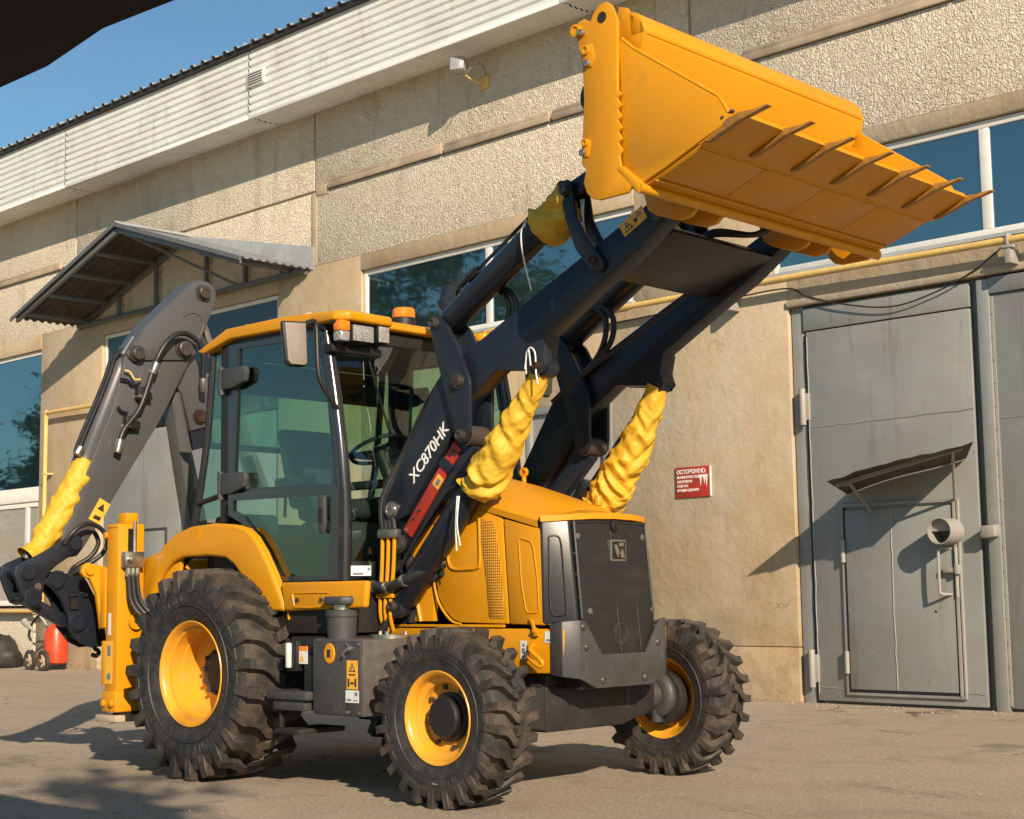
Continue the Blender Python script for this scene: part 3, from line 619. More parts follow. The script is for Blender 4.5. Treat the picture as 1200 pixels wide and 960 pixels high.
wr = tag(B().tube([(-11.9, D - .07, 4.22), (-10.4, D - .06, 4.26), (-9.3, D - .05, 4.29), (-9.0, D - .05, 4.17), (-8.55, D - .05, 4.02), (-8.0, D - .05, 3.92), (-7.5, D - .05, 4.0), (-7.1, D - .06, 4.14), (-6.75, D - .15, 4.30)], .008, 6, 6).obj('slack_cable', 'wire'), 'thin slack dark cable sagging across the top of the workshop gate', 'cable')

# flood lamp under the eaves
fl = thing('flood_lamp', 'small flood lamp on a bent bracket below the eaves', 'lamp', (-13.9, D, 7.75)); L8 = (-13.9, D, 7.75)
hd = B().prism('x', [(-.11, -.08), (.10, -.10), (.11, .09), (-.08, .11)], -.10, .10).bev(.03); hd.xf(Matrix.Translation((-13.82, D - .40, 7.78)) @ Matrix.Rotation(.5, 4, 'Z')); E('lamp_head', hd, 'lens', fl, L8)
E('wall_bracket', B().tube([(-13.75, D, 7.62), (-13.75, D - .16, 7.60), (-13.78, D - .30, 7.66), (-13.92, D - .34, 7.76)], .016, 8, 5), 'pipe', fl, L8)
E('wall_plate', B().box(-13.83, -13.67, D - .03, D, 7.55, 7.70), 'pipe', fl, L8, .006)
E('guard_hoop', B().tube([(-13.72, D - .02, 7.72), (-13.62, D - .2, 7.80), (-13.64, D - .36, 7.72), (-13.72, D - .40, 7.60)], .007, 6, 5), 'steel', fl, L8)

# red extinguisher trolley and black bundle on the left
tr = thing('extinguisher_trolley', 'red wheeled fire extinguisher with two small spoked wheels by the wall', 'extinguisher', (-23.55, D - .5, 0)); L9 = (-23.55, D - .5, 0)
tx, ty = -23.5, D - .42
E('cylinder', B().lathe([(.10, .0), (.10, .13), (.13, .185), (.60, .19), (.68, .16), (.74, .08), (.78, .05), (.78, 0)], 28, (tx, ty, 0), 'z'), 'red2', tr, L9)
E('cylinder', B().lathe([(.12, .0), (.12, .10), (.15, .12), (.58, .12), (.66, .08), (.70, 0)], 20, (tx - .27, ty + .06, 0), 'z'), 'red2', tr, L9)
E('valve', B().cyl((tx, ty, .78), (tx, ty, .88), .04).box(tx - .16, tx + .06, ty - .05, ty + .05, .84, .90), 'steel', tr, L9, .01)
E('hose', B().tube([(tx, ty - .05, .85), (tx - .2, ty - .15, .92), (tx - .42, ty - .2, .78), (tx - .5, ty - .22, .58), (tx - .46, ty - .2, .48)], .022, 8, 6), 'black', tr, L9)
E('handle_frame', B().tube([(tx - .55, ty + .1, .06), (tx - .5, ty + .1, .7), (tx - .56, ty - .1, .95)], .018, 8, 4).tube([(tx - .02, ty + .2, .1), (tx - .02, ty + .2, .9)], .018, 8, 1), 'galv', tr, L9)
E('horn', B().cyl((tx - .35, ty - .2, .62), (tx - .62, ty - .25, .80), .02, .06, 12), 'gate_trim', tr, L9)
for x, y in ((tx + .10, ty - .28), (tx - .48, ty - .20)):
    wh = E('wheel', B().lathe([(-.03, .165), (.03, .165), (.035, .13), (.03, .115), (-.03, .115), (-.035, .13)], 26, (x, y, .168), close=True), 'hub_brown', tr, L9)
    sp = B().lathe([(-.035, 0), (-.035, .04), (.035, .04), (.035, 0)], 14, (x, y, .168))
    for k in range(6):
        a = k * PI / 3; sp.cyl((x, y, .168), (x + .12 * math.cos(a), y, .168 + .12 * math.sin(a)), .017, n=6)
    E('spokes', sp, 'wood', wh, L9)
tp = B()
for cx_, cy_, sx, sz in ((-25.35, D - .45, .42, .40), (-25.75, D - .42, .36, .30), (-26.3, D - .4, .40, .32)):
    m_ = Matrix.Translation((cx_, cy_, sz * .45)) @ Matrix.Diagonal((sx, .34, sz, 1)); bmesh.ops.create_icosphere(tp.bm, subdivisions=4, radius=1, matrix=m_)
tp.jitter(.07, 3.5); tp.jitter(.03, 9)
for v in tp.bm.verts: v.co.z = max(v.co.z, .004)
tag(tp.obj('tarpaulin_bundle', 'tarp', ang=60), 'crumpled black tarpaulin bundle lying at the foot of the wall', 'tarpaulin')

# roof edge of the shelter the photographer stands under
aw = thing('shelter_roof', 'black edge of a low shelter roof at the upper left corner', 'shelter roof', (-8.8, .6, 0)); L10 = (-8.8, .6, 0)
edge = [(-9.2 + i * .36, 2.045 + (.03 if i % 2 else 0) + random.uniform(-.03, .03)) for i in range(21)]
E('roof_deck', B().prism('z', edge + [(-2.0, -1.2), (-9.2, -1.2)], 2.60, 2.68), 'shade_black', aw, L10)
E('beam', B().box(-9.1, -2.1, 1.30, 1.45, 2.45, 2.599), 'shade_black', aw, L10); E('beam', B().box(-9.1, -2.1, -1.0, -.85, 2.45, 2.599), 'shade_black', aw, L10)
for x, y in ((-8.95, 1.37), (-8.95, -.92), (-2.2, -.92)): E('post', B().box(x - .06, x + .06, y - .06, y + .06, 0, 2.45), 'wood', aw, L10)

# trees behind the photographer: they show in the window panes and shade the foreground
def make_tree(h, spread, seed, nleaf=13000):
    rnd = random.Random(seed); tk = B(); tips = []
    tk.rings([((0, 0, 0), h * .032), ((.05, .03, h * .2), h * .024), ((-.04, .06, h * .5), h * .016), ((.05, 0, h * .8), h * .008), ((0, 0, h * .95), h * .003)], 10)
    for i in range(16):
        z = h * (.25 + .65 * i / 16); a = i * 2.4 + rnd.uniform(-.4, .4); r = spread * (1.05 - .75 * i / 16) * rnd.uniform(.7, 1.1)
        e = Vector((r * math.cos(a), r * math.sin(a), z + r * .35)); tk.rings([((0, 0, z), h * .008), (e * .5 + Vector((0, 0, z * .5 - .1)), h * .005), (e, h * .0015)], 6)
        for q in (.45, .65, .85, 1.0): tips.append((Vector((0, 0, z)).lerp(e, q), r * .42))
    tips.append((Vector((0, 0, h * .95)), spread * .35))
    lf_ = B()
    for i in range(nleaf):
        c, rr = rnd.choice(tips); p = c + Vector((rnd.gauss(0, 1), rnd.gauss(0, 1), rnd.gauss(0, .8))) * rr * .5
        d = Vector((rnd.uniform(-1, 1), rnd.uniform(-1, 1), rnd.uniform(-1, .4))).normalized(); q = d.orthogonal().normalized(); s_ = rnd.uniform(.05, .11)
        lf_.bm.faces.new([lf_.bm.verts.new(p + o_) for o_ in (d * s_ * 1.4, q * s_ * .6, -d * s_ * 1.2, -q * s_ * .6)])
    return tk, lf_
for i, (x, y, h, sp_, lb) in enumerate([(-40, 4.5, 7.0, 2.6, 'tall leafy tree mirrored in the left window'), (-27.5, 1.2, 12.5, 4.0, 'broad leafy tree mirrored in the middle window'), (-33.5, -1.5, 10, 3.4, 'leafy tree farther back behind the yard'), (5.6, -2.3, 8.2, 1.7, 'slim leafy tree behind the photographer shading the foreground')]):
    t = thing('leafy_tree', lb, 'tree', (x, y, 0), 0, 'trees across the yard'); tk, lf_ = make_tree(h, sp_, 11 + i)
    tk.obj('trunk', 'bark', t); lf_.obj('crown', 'leaves', t, smooth=False)

# ------------------------------------------------------------------ the backhoe loader (local frame: x forward, y away from the camera, origin on the ground under the rear axle)
bl = thing('backhoe_loader', 'yellow backhoe loader with raised front bucket and folded dark grey digging arm', 'backhoe loader', (-8.552, 6.889, 0), .02323)
MW = Matrix.Translation((-8.552, 6.889, 0)) @ Matrix.Rotation(.02323, 4, 'Z')
def P(name, b_, m, parent=bl, bev=0., seg=2, **k):
    if bev: b_.bev(bev, seg)
    return b_.obj(name, m, parent, **k)

# ---- wheels
def tyre(Rr, w, rim, nl, depth, sidelug=.13):
    b_ = B(); h = w / 2
    prof = [(-h * .78, rim - .01), (-h * .88, rim + .02), (-h * .97, rim + (Rr - rim) * .38), (-h * .985, rim + (Rr - rim) * .52), (-h * .96, rim + (Rr - rim) * .70), (-h * .90, Rr - depth * 1.25), (-h * .70, Rr - depth * 1.02), (-h * .3, Rr - depth * .95), (0, Rr - depth * .92)]
    prof = prof + [(-a, r) for a, r in prof[-2::-1]]
    b_.lathe(prof, 96)
    for r_, y_ in ((rim + (Rr - rim) * .60, .972), (rim + (Rr - rim) * .30, .955)):
        for sg_ in (-1, 1):
            b_.lathe([(sg_ * h * (y_ - .02), r_ - .006), (sg_ * h * (y_ + .02), r_), (sg_ * h * (y_ - .02), r_ + .006)], 96)
    for sg_ in (-1, 1):
        for i in range(64):
            a = i * 2 * PI / 64 + .02 * math.sin(i * 2.3); r0_, r1_ = rim + (Rr - rim) * .36, rim + (Rr - rim) * (.50 + .06 * math.sin(i * 1.7)); y_ = sg_ * h * .985; e_ = .0022
            tq = Vector((-math.sin(a), 0, math.cos(a))); rv_ = Vector((math.cos(a), 0, math.sin(a)))
            q_ = [b_.bm.verts.new(rv_ * r_ + tq * t_ + Vector((0, y_ + dy, 0))) for r_, t_, dy in ((r0_, -e_, -sg_ * .006), (r0_, e_, -sg_ * .006), (r1_, e_, -sg_ * .006), (r1_, -e_, -sg_ * .006), (r0_ + .01, 0, sg_ * .0025), (r1_ - .01, 0, sg_ * .0025))]
            for f_ in ((0, 1, 4), (1, 2, 5, 4), (2, 3, 5), (3, 0, 4, 5)): b_.bm.faces.new([q_[k] for k in f_])
    pitch = 2 * PI / nl
    for side in (-1, 1):
        for i in range(nl):
            a0 = i * pitch + (pitch / 2 if side > 0 else 0)
            jt = random.uniform(-.02, .02)
            # stations: (y fraction, arc shift in pitches, half width in pitches, top radius, bottom radius)
            st_ = [(1.0, .10, .16, Rr - depth * 2.5, Rr - depth * 3.0), (1.015, .08, .19, Rr - depth * 1.15, Rr - depth * 2.6), (.985, .07, .20, Rr - depth * .12, Rr - depth * 1.8), (.62, .02, .215, Rr - .002, Rr - depth * 1.2), (.42, -.10, .235, Rr, Rr - depth * 1.1), (.16, -.46, .225, Rr, Rr - depth * 1.1), (-.07, -.58, .20, Rr - .002, Rr - depth * 1.1)]
            prev = None
            for yf, sh, hw, rt, rb in st_:
                y = side * h * yf; c = a0 + (sh + jt) * pitch
                ring = []
                for da, r in ((-hw * 1.15, rb), (-hw * .86, rt), (hw * .86, rt), (hw * 1.15, rb)):
                    a = c + da * pitch; ring.append(b_.bm.verts.new((r * math.cos(a), y, r * math.sin(a))))
                if prev:
                    for k in range(4): b_.bm.faces.new((prev[k], prev[(k + 1) % 4], ring[(k + 1) % 4], ring[k]))
                else: b_.bm.faces.new(ring)
                prev = ring
            b_.bm.faces.new(prev[::-1])
    return b_
def two_mats(o, m2, Rlim):
    o.data.materials.append(M[m2])
    for p in o.data.polygons:
        c = p.center; r = math.hypot(c.x, c.z)
        if r < Rlim: p.material_index = 1
def wheel(name, loc, Rr, w, rim, nl, depth, dish, hub, label):
    t = bpy.data.objects.new('wheel', None); COL.objects.link(t); t.parent = bl; t.location = loc; t['label'] = label
    ty = tyre(Rr, w, rim, nl, depth).obj('tyre', 'rubber', t, ang=35); two_mats(ty, 'rubber_wall', Rr - depth * 2.4)
    yo = -w * .43
    rimb = B(); prof = [(0, rim + .006), (-.006, rim + .002), (.0, rim - .012), (.018, rim - .022), (.05, rim - .028), (.055, rim - .045), (dish * .55, rim - .05), (dish * .58, rim - .062), (dish * .92, rim - .068), (dish, rim - .10), (dish + .004, hub + .03), (dish + .004, 0)]
    rimb.lathe([(yo + a, r) for a, r in prof], 72)
    back = [(w * .43, rim + .006), (w * .43 - .02, rim - .02), (yo + dish + .05, rim - .06), (yo + dish + .02, 0)]
    rimb.lathe(back, 72)
    rm = rimb.obj('rim', 'yellow_rim', t, ang=40)
    return t, yo, rm
def dup_far(t, loc, label):
    c = copy(t, bl, loc, (0, 0, PI)); c['label'] = label; return c
# rear
rw, yo, rm = wheel('wheel', (0, -.947, .668), .668, .53, .330, 23, .055, .24, .14, 'big rear wheel with deep yellow rim, nearest the camera')
P('hub', B().lathe([(yo + .238, .0), (yo + .20, .0), (yo + .20, .135), (yo + .215, .150), (yo + .238, .150)][1:], 40), 'hub_brown', rw)
for i in range(10):
    hb = B(); a = i * PI / 5; hb.cyl((.118 * math.cos(a), yo + .205, .128 * math.sin(a)), (.128 * math.cos(a), yo + .18, .128 * math.sin(a)), .013, n=6); P('hub_bolt', hb, 'hub_brown', rw)
rw.rotation_euler = (0, .17, 0)
dup_far(rw, (0, .947, .668), 'big rear wheel on the far side')
# front
fw_, yo, rm = wheel('wheel', (2.2, -.985, .482), .488, .315, .25, 24, .042, .11, .12, 'smaller front wheel with black hub, nearest the camera')
P('hub', B().lathe([(yo + .12, .135), (yo + .09, .135), (yo + .085, .115), (yo + .045, .112), (yo + .035, .10), (yo + .035, 0)], 40), 'black', fw_)
for i in range(8):
    a = i * PI / 4 + .3; P('wheel_nut', B().cyl((.165 * math.cos(a), yo + .115, .165 * math.sin(a)), (.165 * math.cos(a), yo + .085, .165 * math.sin(a)), .014, n=6), 'pin', fw_)
hb = B()
for i in range(12):
    a = i * PI / 6; hb.cyl((.1 * math.cos(a), yo + .05, .1 * math.sin(a)), (.1 * math.cos(a), yo + .034, .1 * math.sin(a)), .006, n=6)
P('cap_screws', hb, 'black', fw_)
P('valve_guard', B().lathe([(-.012, .034), (.012, .034), (.012, .018), (-.012, .018)], 20, (.13, yo + .09, -.16), close=True), 'yellow_rim', fw_)
P('price_tag', B().box(.015, .055, yo - .018, yo - .014, -.375, -.345), 'sticker_white', fw_)
fw_.rotation_euler = (0, .1, 0)
dup_far(fw_, (2.2, .985, .482), 'smaller front wheel on the far side, its inner rim showing')

# ---- chassis, axles
P('chassis', B().box(-.75, 2.35, -.40, .40, .52, .94), 'underside', bev=.02)
P('rear_axle', B().cyl((0, -.70, .668), (0, .70, .668), .16, n=20).box(-.2, .3, -.3, .3, .42, .9), 'underside', bev=.015)
ax = B().hexa([(2.02, -.42, .36), (2.36, -.42, .36), (2.36, -.42, .62), (2.02, -.42, .62)], [(2.02, .30, .36), (2.36, .30, .36), (2.36, .30, .62), (2.02, .30, .62)])
ax.hexa([(2.02, .3005, .37), (2.36, .3005, .37), (2.36, .3005, .62), (2.02, .3005, .62)], [(2.10, .66, .415), (2.30, .66, .415), (2.30, .66, .60), (2.10, .66, .60)])
ax.hexa([(2.02, -.4205, .37), (2.36, -.4205, .37), (2.36, -.4205, .62), (2.02, -.4205, .62)], [(2.10, -.66, .415), (2.30, -.66, .415), (2.30, -.66, .60), (2.10, -.66, .60)])
P('front_axle', ax, 'underside', bev=.012)
for sgn in (1, -1):
    P('knuckle', B().cyl((2.2, sgn * .66, .505), (2.2, sgn * .76, .505), .085, n=20), 'steel', bev=.012)
    P('steering_yoke', B().lathe([(sgn * .765, .115), (sgn * .785, .142), (sgn * .815, .146), (sgn * .83, .12), (sgn * .83, .06), (sgn * .765, .07)], 28, (2.2, 0, .50), close=True), 'darkgrey', bev=.004)
    P('king_pin', B().cyl((2.2, sgn * .80, .33), (2.2, sgn * .80, .67), .04, n=14).bev(.008), 'darkgrey')
    P('hub_carrier', B().cyl((2.2, sgn * .83, .482), (2.2, sgn * .93, .482), .17, n=30).bev(.01), 'underside')
P('drive_shaft', B().cyl((.3, 0, .6), (2.0, 0, .5), .05), 'underside')
P('front_weight', B().box(1.55, 2.02, -.46, .46, .40, .70), 'underside', bev=.02)

# ---- frame side plates and hood
fy = .47
for sgn in (-1, 1):
    P('main_frame', B().prism('y', [(1.10, .945), (2.55, .945), (2.545, .70), (2.20, .69), (1.58, .67), (1.10, .70)], *sorted((sgn * fy, sgn * (fy - .04)))), 'yellow', bev=.008)
P('frame_front', B().box(2.46, 2.50, -fy + .041, fy - .041, .70, .94), 'yellow', bev=.006)
# hood: side panels, cross-section lofted along x
def hood_loft():
    b_ = B(); prev = None
    for x, ze, zc, yw in [(1.12, 1.90, 1.965, .455), (1.35, 1.835, 1.925, .466), (1.62, 1.765, 1.875, .470), (1.876, 1.702, 1.81, .472), (2.12, 1.638, 1.735, .472), (2.30, 1.590, 1.668, .472), (2.37, 1.572, 1.632, .470)]:
        ring = []
        prof = [(-yw, ze - .05), (-yw - .004, ze - .012), (-yw + .012, ze), (-.30, ze + (zc - ze) * .42), (-.20, ze + (zc - ze) * .76), (-.10, zc - .004), (0, zc)]
        prof += [(-y, z) for y, z in prof[-2::-1]]
        for y, z in prof: ring.append(b_.bm.verts.new((x, y, z)))
        if prev:
            for q in range(len(ring) - 1): b_.bm.faces.new((prev[q], prev[q + 1], ring[q + 1], ring[q]))
        prev = ring
    # front lip follows the rounded nose
    lip = [(2.395, -.478, 1.575), (2.42, -.45, 1.575), (2.50, -.345, 1.583), (2.54, -.18, 1.592), (2.55, 0, 1.596), (2.54, .18, 1.592), (2.50, .345, 1.583), (2.42, .45, 1.575), (2.395, .478, 1.575)]
    b_.hexa([(x, y, z + .012) for x, y, z in lip], [(x, y, z - .022) for x, y, z in lip])
    L_ = [b_.bm.verts.new((x, y, z + .008)) for x, y, z in lip]
    Rg = [b_.bm.verts.new((2.37, y, z)) for y, z in [(-.47, 1.572), (-.44, 1.582), (-.33, 1.598), (-.2, 1.618), (0, 1.632), (.2, 1.618), (.33, 1.598), (.44, 1.582), (.47, 1.572)]]
    for q in range(8): b_.bm.faces.new((L_[q], L_[q + 1], Rg[q + 1], Rg[q]))
    bmesh.ops.recalc_face_normals(b_.bm, faces=b_.bm.faces)
    return b_
P('hood_top', hood_loft(), 'yellow', ang=50)
for sgn in (-1, 1):
    ya, yb = sgn * fy, sgn * (fy - .045)
    o = P('hood_side_panel', B().prism('y', [(1.12, .985), (1.497, .985), (1.497, 1.795), (1.12, 1.86)], ya * .985, yb), 'yellow', bev=.008)
    o = P('hood_side_panel', B().prism('y', [(1.507, 1.42), (1.515, 1.25), (1.545, 1.13), (1.60, 1.05), (1.67, .995), (1.74, .978), (2.125, .972), (2.085, 1.585), (1.876, 1.655), (1.507, 1.76)], ya, yb), 'yellow', bev=.010)
    o2 = P('hood_side_panel', B().prism('y', [(2.137, .972), (2.40, .965), (2.385, 1.50), (2.37, 1.515), (2.097, 1.582)], ya * 1.001, yb), 'yellow', bev=.010)
    P('perforated_grille', B().prism('y', [(1.895, 1.59), (2.00, 1.572), (2.028, 1.55), (2.075, 1.30), (2.10, 1.02), (2.09, 1.005), (1.985, 1.005), (1.975, 1.02), (1.96, 1.2)], ya * 1.002, ya * 1.010), 'perforated', o, bev=.002)
    P('embossed_rib', B().tube([(2.218, sgn * .4715, 1.455), (2.236, sgn * .4715, 1.20), (2.268, sgn * .4715, 1.05), (2.285, sgn * .4715, 1.035), (2.36, sgn * .4715, 1.038), (2.37, sgn * .4715, 1.052), (2.358, sgn * .4715, 1.25), (2.332, sgn * .4715, 1.41), (2.312, sgn * .4715, 1.442), (2.232, sgn * .4715, 1.464), (2.218, sgn * .4715, 1.455)], .0045, 8, 1), 'yellow', o2)
    P('embossed_rib', B().tube([(1.635, sgn * .474, 1.62), (1.632, sgn * .474, 1.42), (1.645, sgn * .474, 1.33), (1.69, sgn * .474, 1.297), (1.80, sgn * .474, 1.295), (1.875, sgn * .474, 1.30), (1.905, sgn * .474, 1.34), (1.90, sgn * .474, 1.6)], .009, 8, 4), 'yellow', o)
    P('edge_seam', B().tube([(1.503, sgn * .474, 1.44), (1.512, sgn * .474, 1.24), (1.542, sgn * .474, 1.12), (1.60, sgn * .474, 1.04), (1.67, sgn * .474, .985), (1.74, sgn * .474, .970)], .008, 8, 4), 'yellow')
    P('stop_bar', B().box(1.12, 2.09, min(sgn * .475, sgn * .455), max(sgn * .475, sgn * .455), .952, .968), 'yellow', bev=.003)
    P('hood_latch', B().prism('y', [(2.305, 1.005), (2.335, .995), (2.345, .955), (2.372, .945), (2.372, .905), (2.335, .905), (2.325, .955)], *sorted((sgn * .476, sgn * .490))).cyl((2.345, sgn * .49, .935), (2.345, sgn * .50, .935), .013, n=8), 'yellow', bev=.003)
    P('panel_rib', B().tube([(1.33, sgn * .466, 1.14), (1.355, sgn * .47, 1.11), (1.39, sgn * .47, .985)], .012, 8, 3), 'yellow')
P('tow_hook', B().tube([(2.32, -.47, .85), (2.33, -.50, .845), (2.36, -.54, .825), (2.44, -.545, .775), (2.45, -.54, .75), (2.42, -.545, .742), (2.34, -.53, .785), (2.31, -.50, .80), (2.30, -.47, .80)], .013, 10, 4), 'yellow')
P('hook_plate', B().box(2.285, 2.325, -.485, -.471, .785, .862), 'yellow', bev=.004)
P('lifting_eye', B().lathe([(-.01, .03), (.01, .03), (.01, .014), (-.01, .014)], 16, (1.72, .12, 1.905), close=True).cyl((1.72, .12, 1.83), (1.72, .12, 1.88), .014), 'yellow')
P('lifting_eye', B().cyl((2.15, .33, 1.68), (2.15, .33, 1.745), .03, .022), 'yellow', bev=.005)
for x, z, w_, h_ in ((2.245, .825, .05, .105), (2.46, .90, .10, .064)):
    s_ = P('sticker', B().box(x - w_ / 2, x + w_ / 2, -.4735, -.4712, z - h_ / 2, z + h_ / 2), 'sticker_white')
    pr = B()
    if h_ > w_: pr.box(x - .012, x + .012, -.4745, -.4736, z - .02, z + .01).box(x - .006, x + .008, -.4745, -.4736, z + .018, z + .036).box(x - .01, x + .006, -.4745, -.4736, z - .045, z - .03)
    else: pr.box(x - .035, x + .038, -.4745, -.4736, z - .024, z - .012).box(x + .022, x + .034, -.4745, -.4736, z + .004, z + .018)
    P('print', pr, 'sticker_grey', s_)

# ---- nose: grille cheeks, mesh face, bumper
def nose(zs):   # plan outline of the nose at a height
    pass
gb = B()
top = [(2.375, -.465), (2.40, -.468), (2.485, -.352), (2.505, -.30)]
for sgn in (-1, 1):
    a = [(2.372, sgn * .468, .972), (2.40, sgn * .470, .972), (2.545, sgn * .345, .975), (2.545, sgn * .30, .975), (2.372, sgn * .30, .972)]
    b2 = [(2.372, sgn * .466, 1.556), (2.392, sgn * .468, 1.556), (2.492, sgn * .345, 1.562), (2.492, sgn * .30, 1.562), (2.372, sgn * .30, 1.556)]
    o = P('grille_cheek', B().hexa(a, b2), 'cheek', bev=.012, seg=3)
    def ck(q, z): # point on the slanted cheek face
        t = (z - .972) / .585; p0 = Vector((2.40, sgn * .470, z)).lerp(Vector((2.392, sgn * .468, z)), t); p1 = Vector((2.545, sgn * .345, z)).lerp(Vector((2.492, sgn * .345, z)), t)
        n = Vector((p1.y * 0 + abs(p1.y - p0.y), sgn * (p1.x - p0.x), 0)).normalized()
        return p0.lerp(p1, q) + n * .003
    P('cheek_recess', B().tube([ck(.22, 1.05), ck(.22, 1.25), ck(.25, 1.44), ck(.3, 1.47), ck(.58, 1.47), ck(.68, 1.42), ck(.70, 1.25), ck(.70, 1.05), ck(.6, 1.02), ck(.3, 1.02), ck(.22, 1.05)], .005, 6, 2), 'black', o)
face = [(.975, 2.560), (1.2, 2.545), (1.4, 2.525), (1.555, 2.506)]
b_ = B(); prev = None
for z, x in [(.74, 2.568)] + face:
    ring = [b_.bm.verts.new((x + .018 * (1 - (y / .335) ** 2), y, z)) for y in [-.335 + .67 * i / 12 for i in range(13)]]
    if prev:
        for q in range(12): b_.bm.faces.new((prev[q], prev[q + 1], ring[q + 1], ring[q]))
    prev = ring
bmesh.ops.solidify(b_.bm, geom=b_.bm.faces[:], thickness=.02)
gm = bpy.data.materials.new('fine_black_mesh'); gm.use_nodes = True
_t = gm.node_tree; _b = _t.nodes['Principled BSDF']; _tc = _t.nodes.new('ShaderNodeTexCoord'); _v = _t.nodes.new('ShaderNodeTexNoise'); _v.inputs['Scale'].default_value = 150
_r = _t.nodes.new('ShaderNodeMapRange'); _r.inputs[1].default_value = .35; _r.inputs[2].default_value = .65; _t.links.new(_tc.outputs['Object'], _v.inputs['Vector']); _t.links.new(_v.outputs['Fac'], _r.inputs[0])
_n = _t.nodes.new('ShaderNodeTexNoise'); _n.inputs['Scale'].default_value = 5; _n.inputs['Detail'].default_value = 8; _mp = _t.nodes.new('ShaderNodeMapping'); _mp.inputs['Scale'].default_value = (1, .6, 3); _t.links.new(_tc.outputs['Object'], _mp.inputs[0]); _t.links.new(_mp.outputs[0], _n.inputs['Vector'])
_mx = _t.nodes.new('ShaderNodeMix'); _mx.data_type = 'RGBA'; _t.links.new(_r.outputs[0], _mx.inputs[0]); _mx.inputs[6].default_value = (.06, .061, .062, 1); _mx.inputs[7].default_value = (.026, .026, .027, 1)
_m2 = _t.nodes.new('ShaderNodeMix'); _m2.data_type = 'RGBA'; _r2 = _t.nodes.new('ShaderNodeMapRange'); _r2.inputs[1].default_value = .5; _r2.inputs[2].default_value = .75; _r2.inputs[4].default_value = .5
_t.links.new(_n.outputs['Fac'], _r2.inputs[0]); _t.links.new(_r2.outputs[0], _m2.inputs[0]); _t.links.new(_mx.outputs[2], _m2.inputs[6]); _m2.inputs[7].default_value = (.10, .078, .055, 1)
_t.links.new(_m2.outputs[2], _b.inputs['Base Color']); _b.inputs['Roughness'].default_value = .38; M['gmesh'] = gm
gf = P('grille_mesh', b_, 'gmesh', ang=50)
def fx_(y, z):    # grille surface x
    x = 2.56 - (z - .975) / .58 * .054
    return x + .018 * (1 - (y / .335) ** 2)
for y, z in ((-.30, 1.47), (.29, 1.47), (-.255, 1.04), (.325, 1.04), (-.32, 1.54), (-.325, 1.37), (-.325, 1.25), (-.32, 1.12)):
    r_ = .018 if abs(z - 1.47) < .01 or abs(z - 1.04) < .01 else .009
    P('grille_screw', B().cyl((fx_(y, z) - .01, y, z), (fx_(y, z) + .008, y, z), r_, n=14), 'steel', gf, bev=.002)
P('lock_knob', B().lathe([(.0, .033), (.018, .033), (.022, .02), (.03, .018), (.032, 0)], 20, (fx_(.015, 1.535), .015, 1.535), 'x'), 'black', gf)
yb0 = .03; zb = 1.392
P('badge_frame', B().prism('x', [(yb0 - .075, zb - .06), (yb0 - .062, zb - .066), (yb0 + .062, zb - .066), (yb0 + .075, zb - .055), (yb0 + .07, zb + .06), (yb0 - .07, zb + .06)], fx_(yb0, zb) - .005, fx_(yb0, zb) + .012), 'steel', gf, bev=.004)
P('badge_face', B().box(fx_(yb0, zb) + .0122, fx_(yb0, zb) + .0145, yb0 - .06, yb0 + .06, zb - .054, zb + .05), 'black', gf)
xb = fx_(yb0, zb) + .0147
P('badge_emblem', B().prism('x', [(yb0 - .05, zb + .03), (yb0 - .02, zb + .03), (yb0, zb - .01), (yb0 - .012, zb - .045), (yb0 - .03, zb - .02)], xb, xb + .004).prism('x', [(yb0 + .05, zb - .045), (yb0 + .015, zb - .045), (yb0 + .01, zb - .02), (yb0 + .03, zb + .01)], xb, xb + .004).box(xb, xb + .004, yb0 + .0, yb0 + .04, zb + .022, zb + .042), 'steel', gf)
P('grille_frame', B().tube([(fx_(y, z) + .004, y, z) for y, z in ((-.325, 1.0), (-.325, 1.3), (-.325, 1.55), (0, 1.557), (.325, 1.55), (.325, 1.3), (.325, 1.0))], .010, 6, 1), 'cheek', gf)
for y in (-.02, .17): 
    P('crease', B().tube([(fx_(y, z) + .001, y, z) for z in (.8, 1.0, 1.2, 1.5)], .0022, 5, 2), 'black', gf)
for z in (1.13, 1.21, 1.30):
    P('crease', B().tube([(fx_(y, z) + .0008, y, z) for y in (-.32, -.1, .1, .32)], .0022, 5, 2), 'black', gf)
for y0 in (-.01,):
    P('round_emblem', B().lathe([(-.002, .062), (.002, .062), (.002, .056), (-.002, .056)], 30, (fx_(y0, .91), y0, .91), 'x', True).lathe([(-.002, .045), (.002, .045), (.002, .041), (-.002, .041)], 30, (fx_(y0, .91), y0, .91), 'x', True), 'darkgrey', gf)
bp_ = [(-.385, .992), (-.34, .985), (-.295, .93), (-.20, .795), (.20, .795), (.295, .93), (.34, .985), (.385, .992), (.385, .665), (.25, .608), (-.25, .608), (-.385, .665)]
bu = B().prism('x', bp_, 2.585, 2.602)
for sgn in (-1, 1):
    bu.hexa([(2.5845, sgn * .385, .665), (2.602, sgn * .386, .665), (2.602, sgn * .386, .992), (2.5845, sgn * .385, .992)], [(2.525, sgn * .470, .68), (2.54, sgn * .474, .68), (2.54, sgn * .474, .985), (2.525, sgn * .470, .985)])
    bu.hexa([(2.5245, sgn * .470, .68), (2.5395, sgn * .4745, .68), (2.5395, sgn * .4745, .985), (2.5245, sgn * .470, .985)], [(2.45, sgn * .470, .69), (2.45, sgn * .4745, .69), (2.45, sgn * .4745, .97), (2.45, sgn * .470, .97)])
bm_ = P('bumper_plate', bu, 'darkgrey', bev=.004)
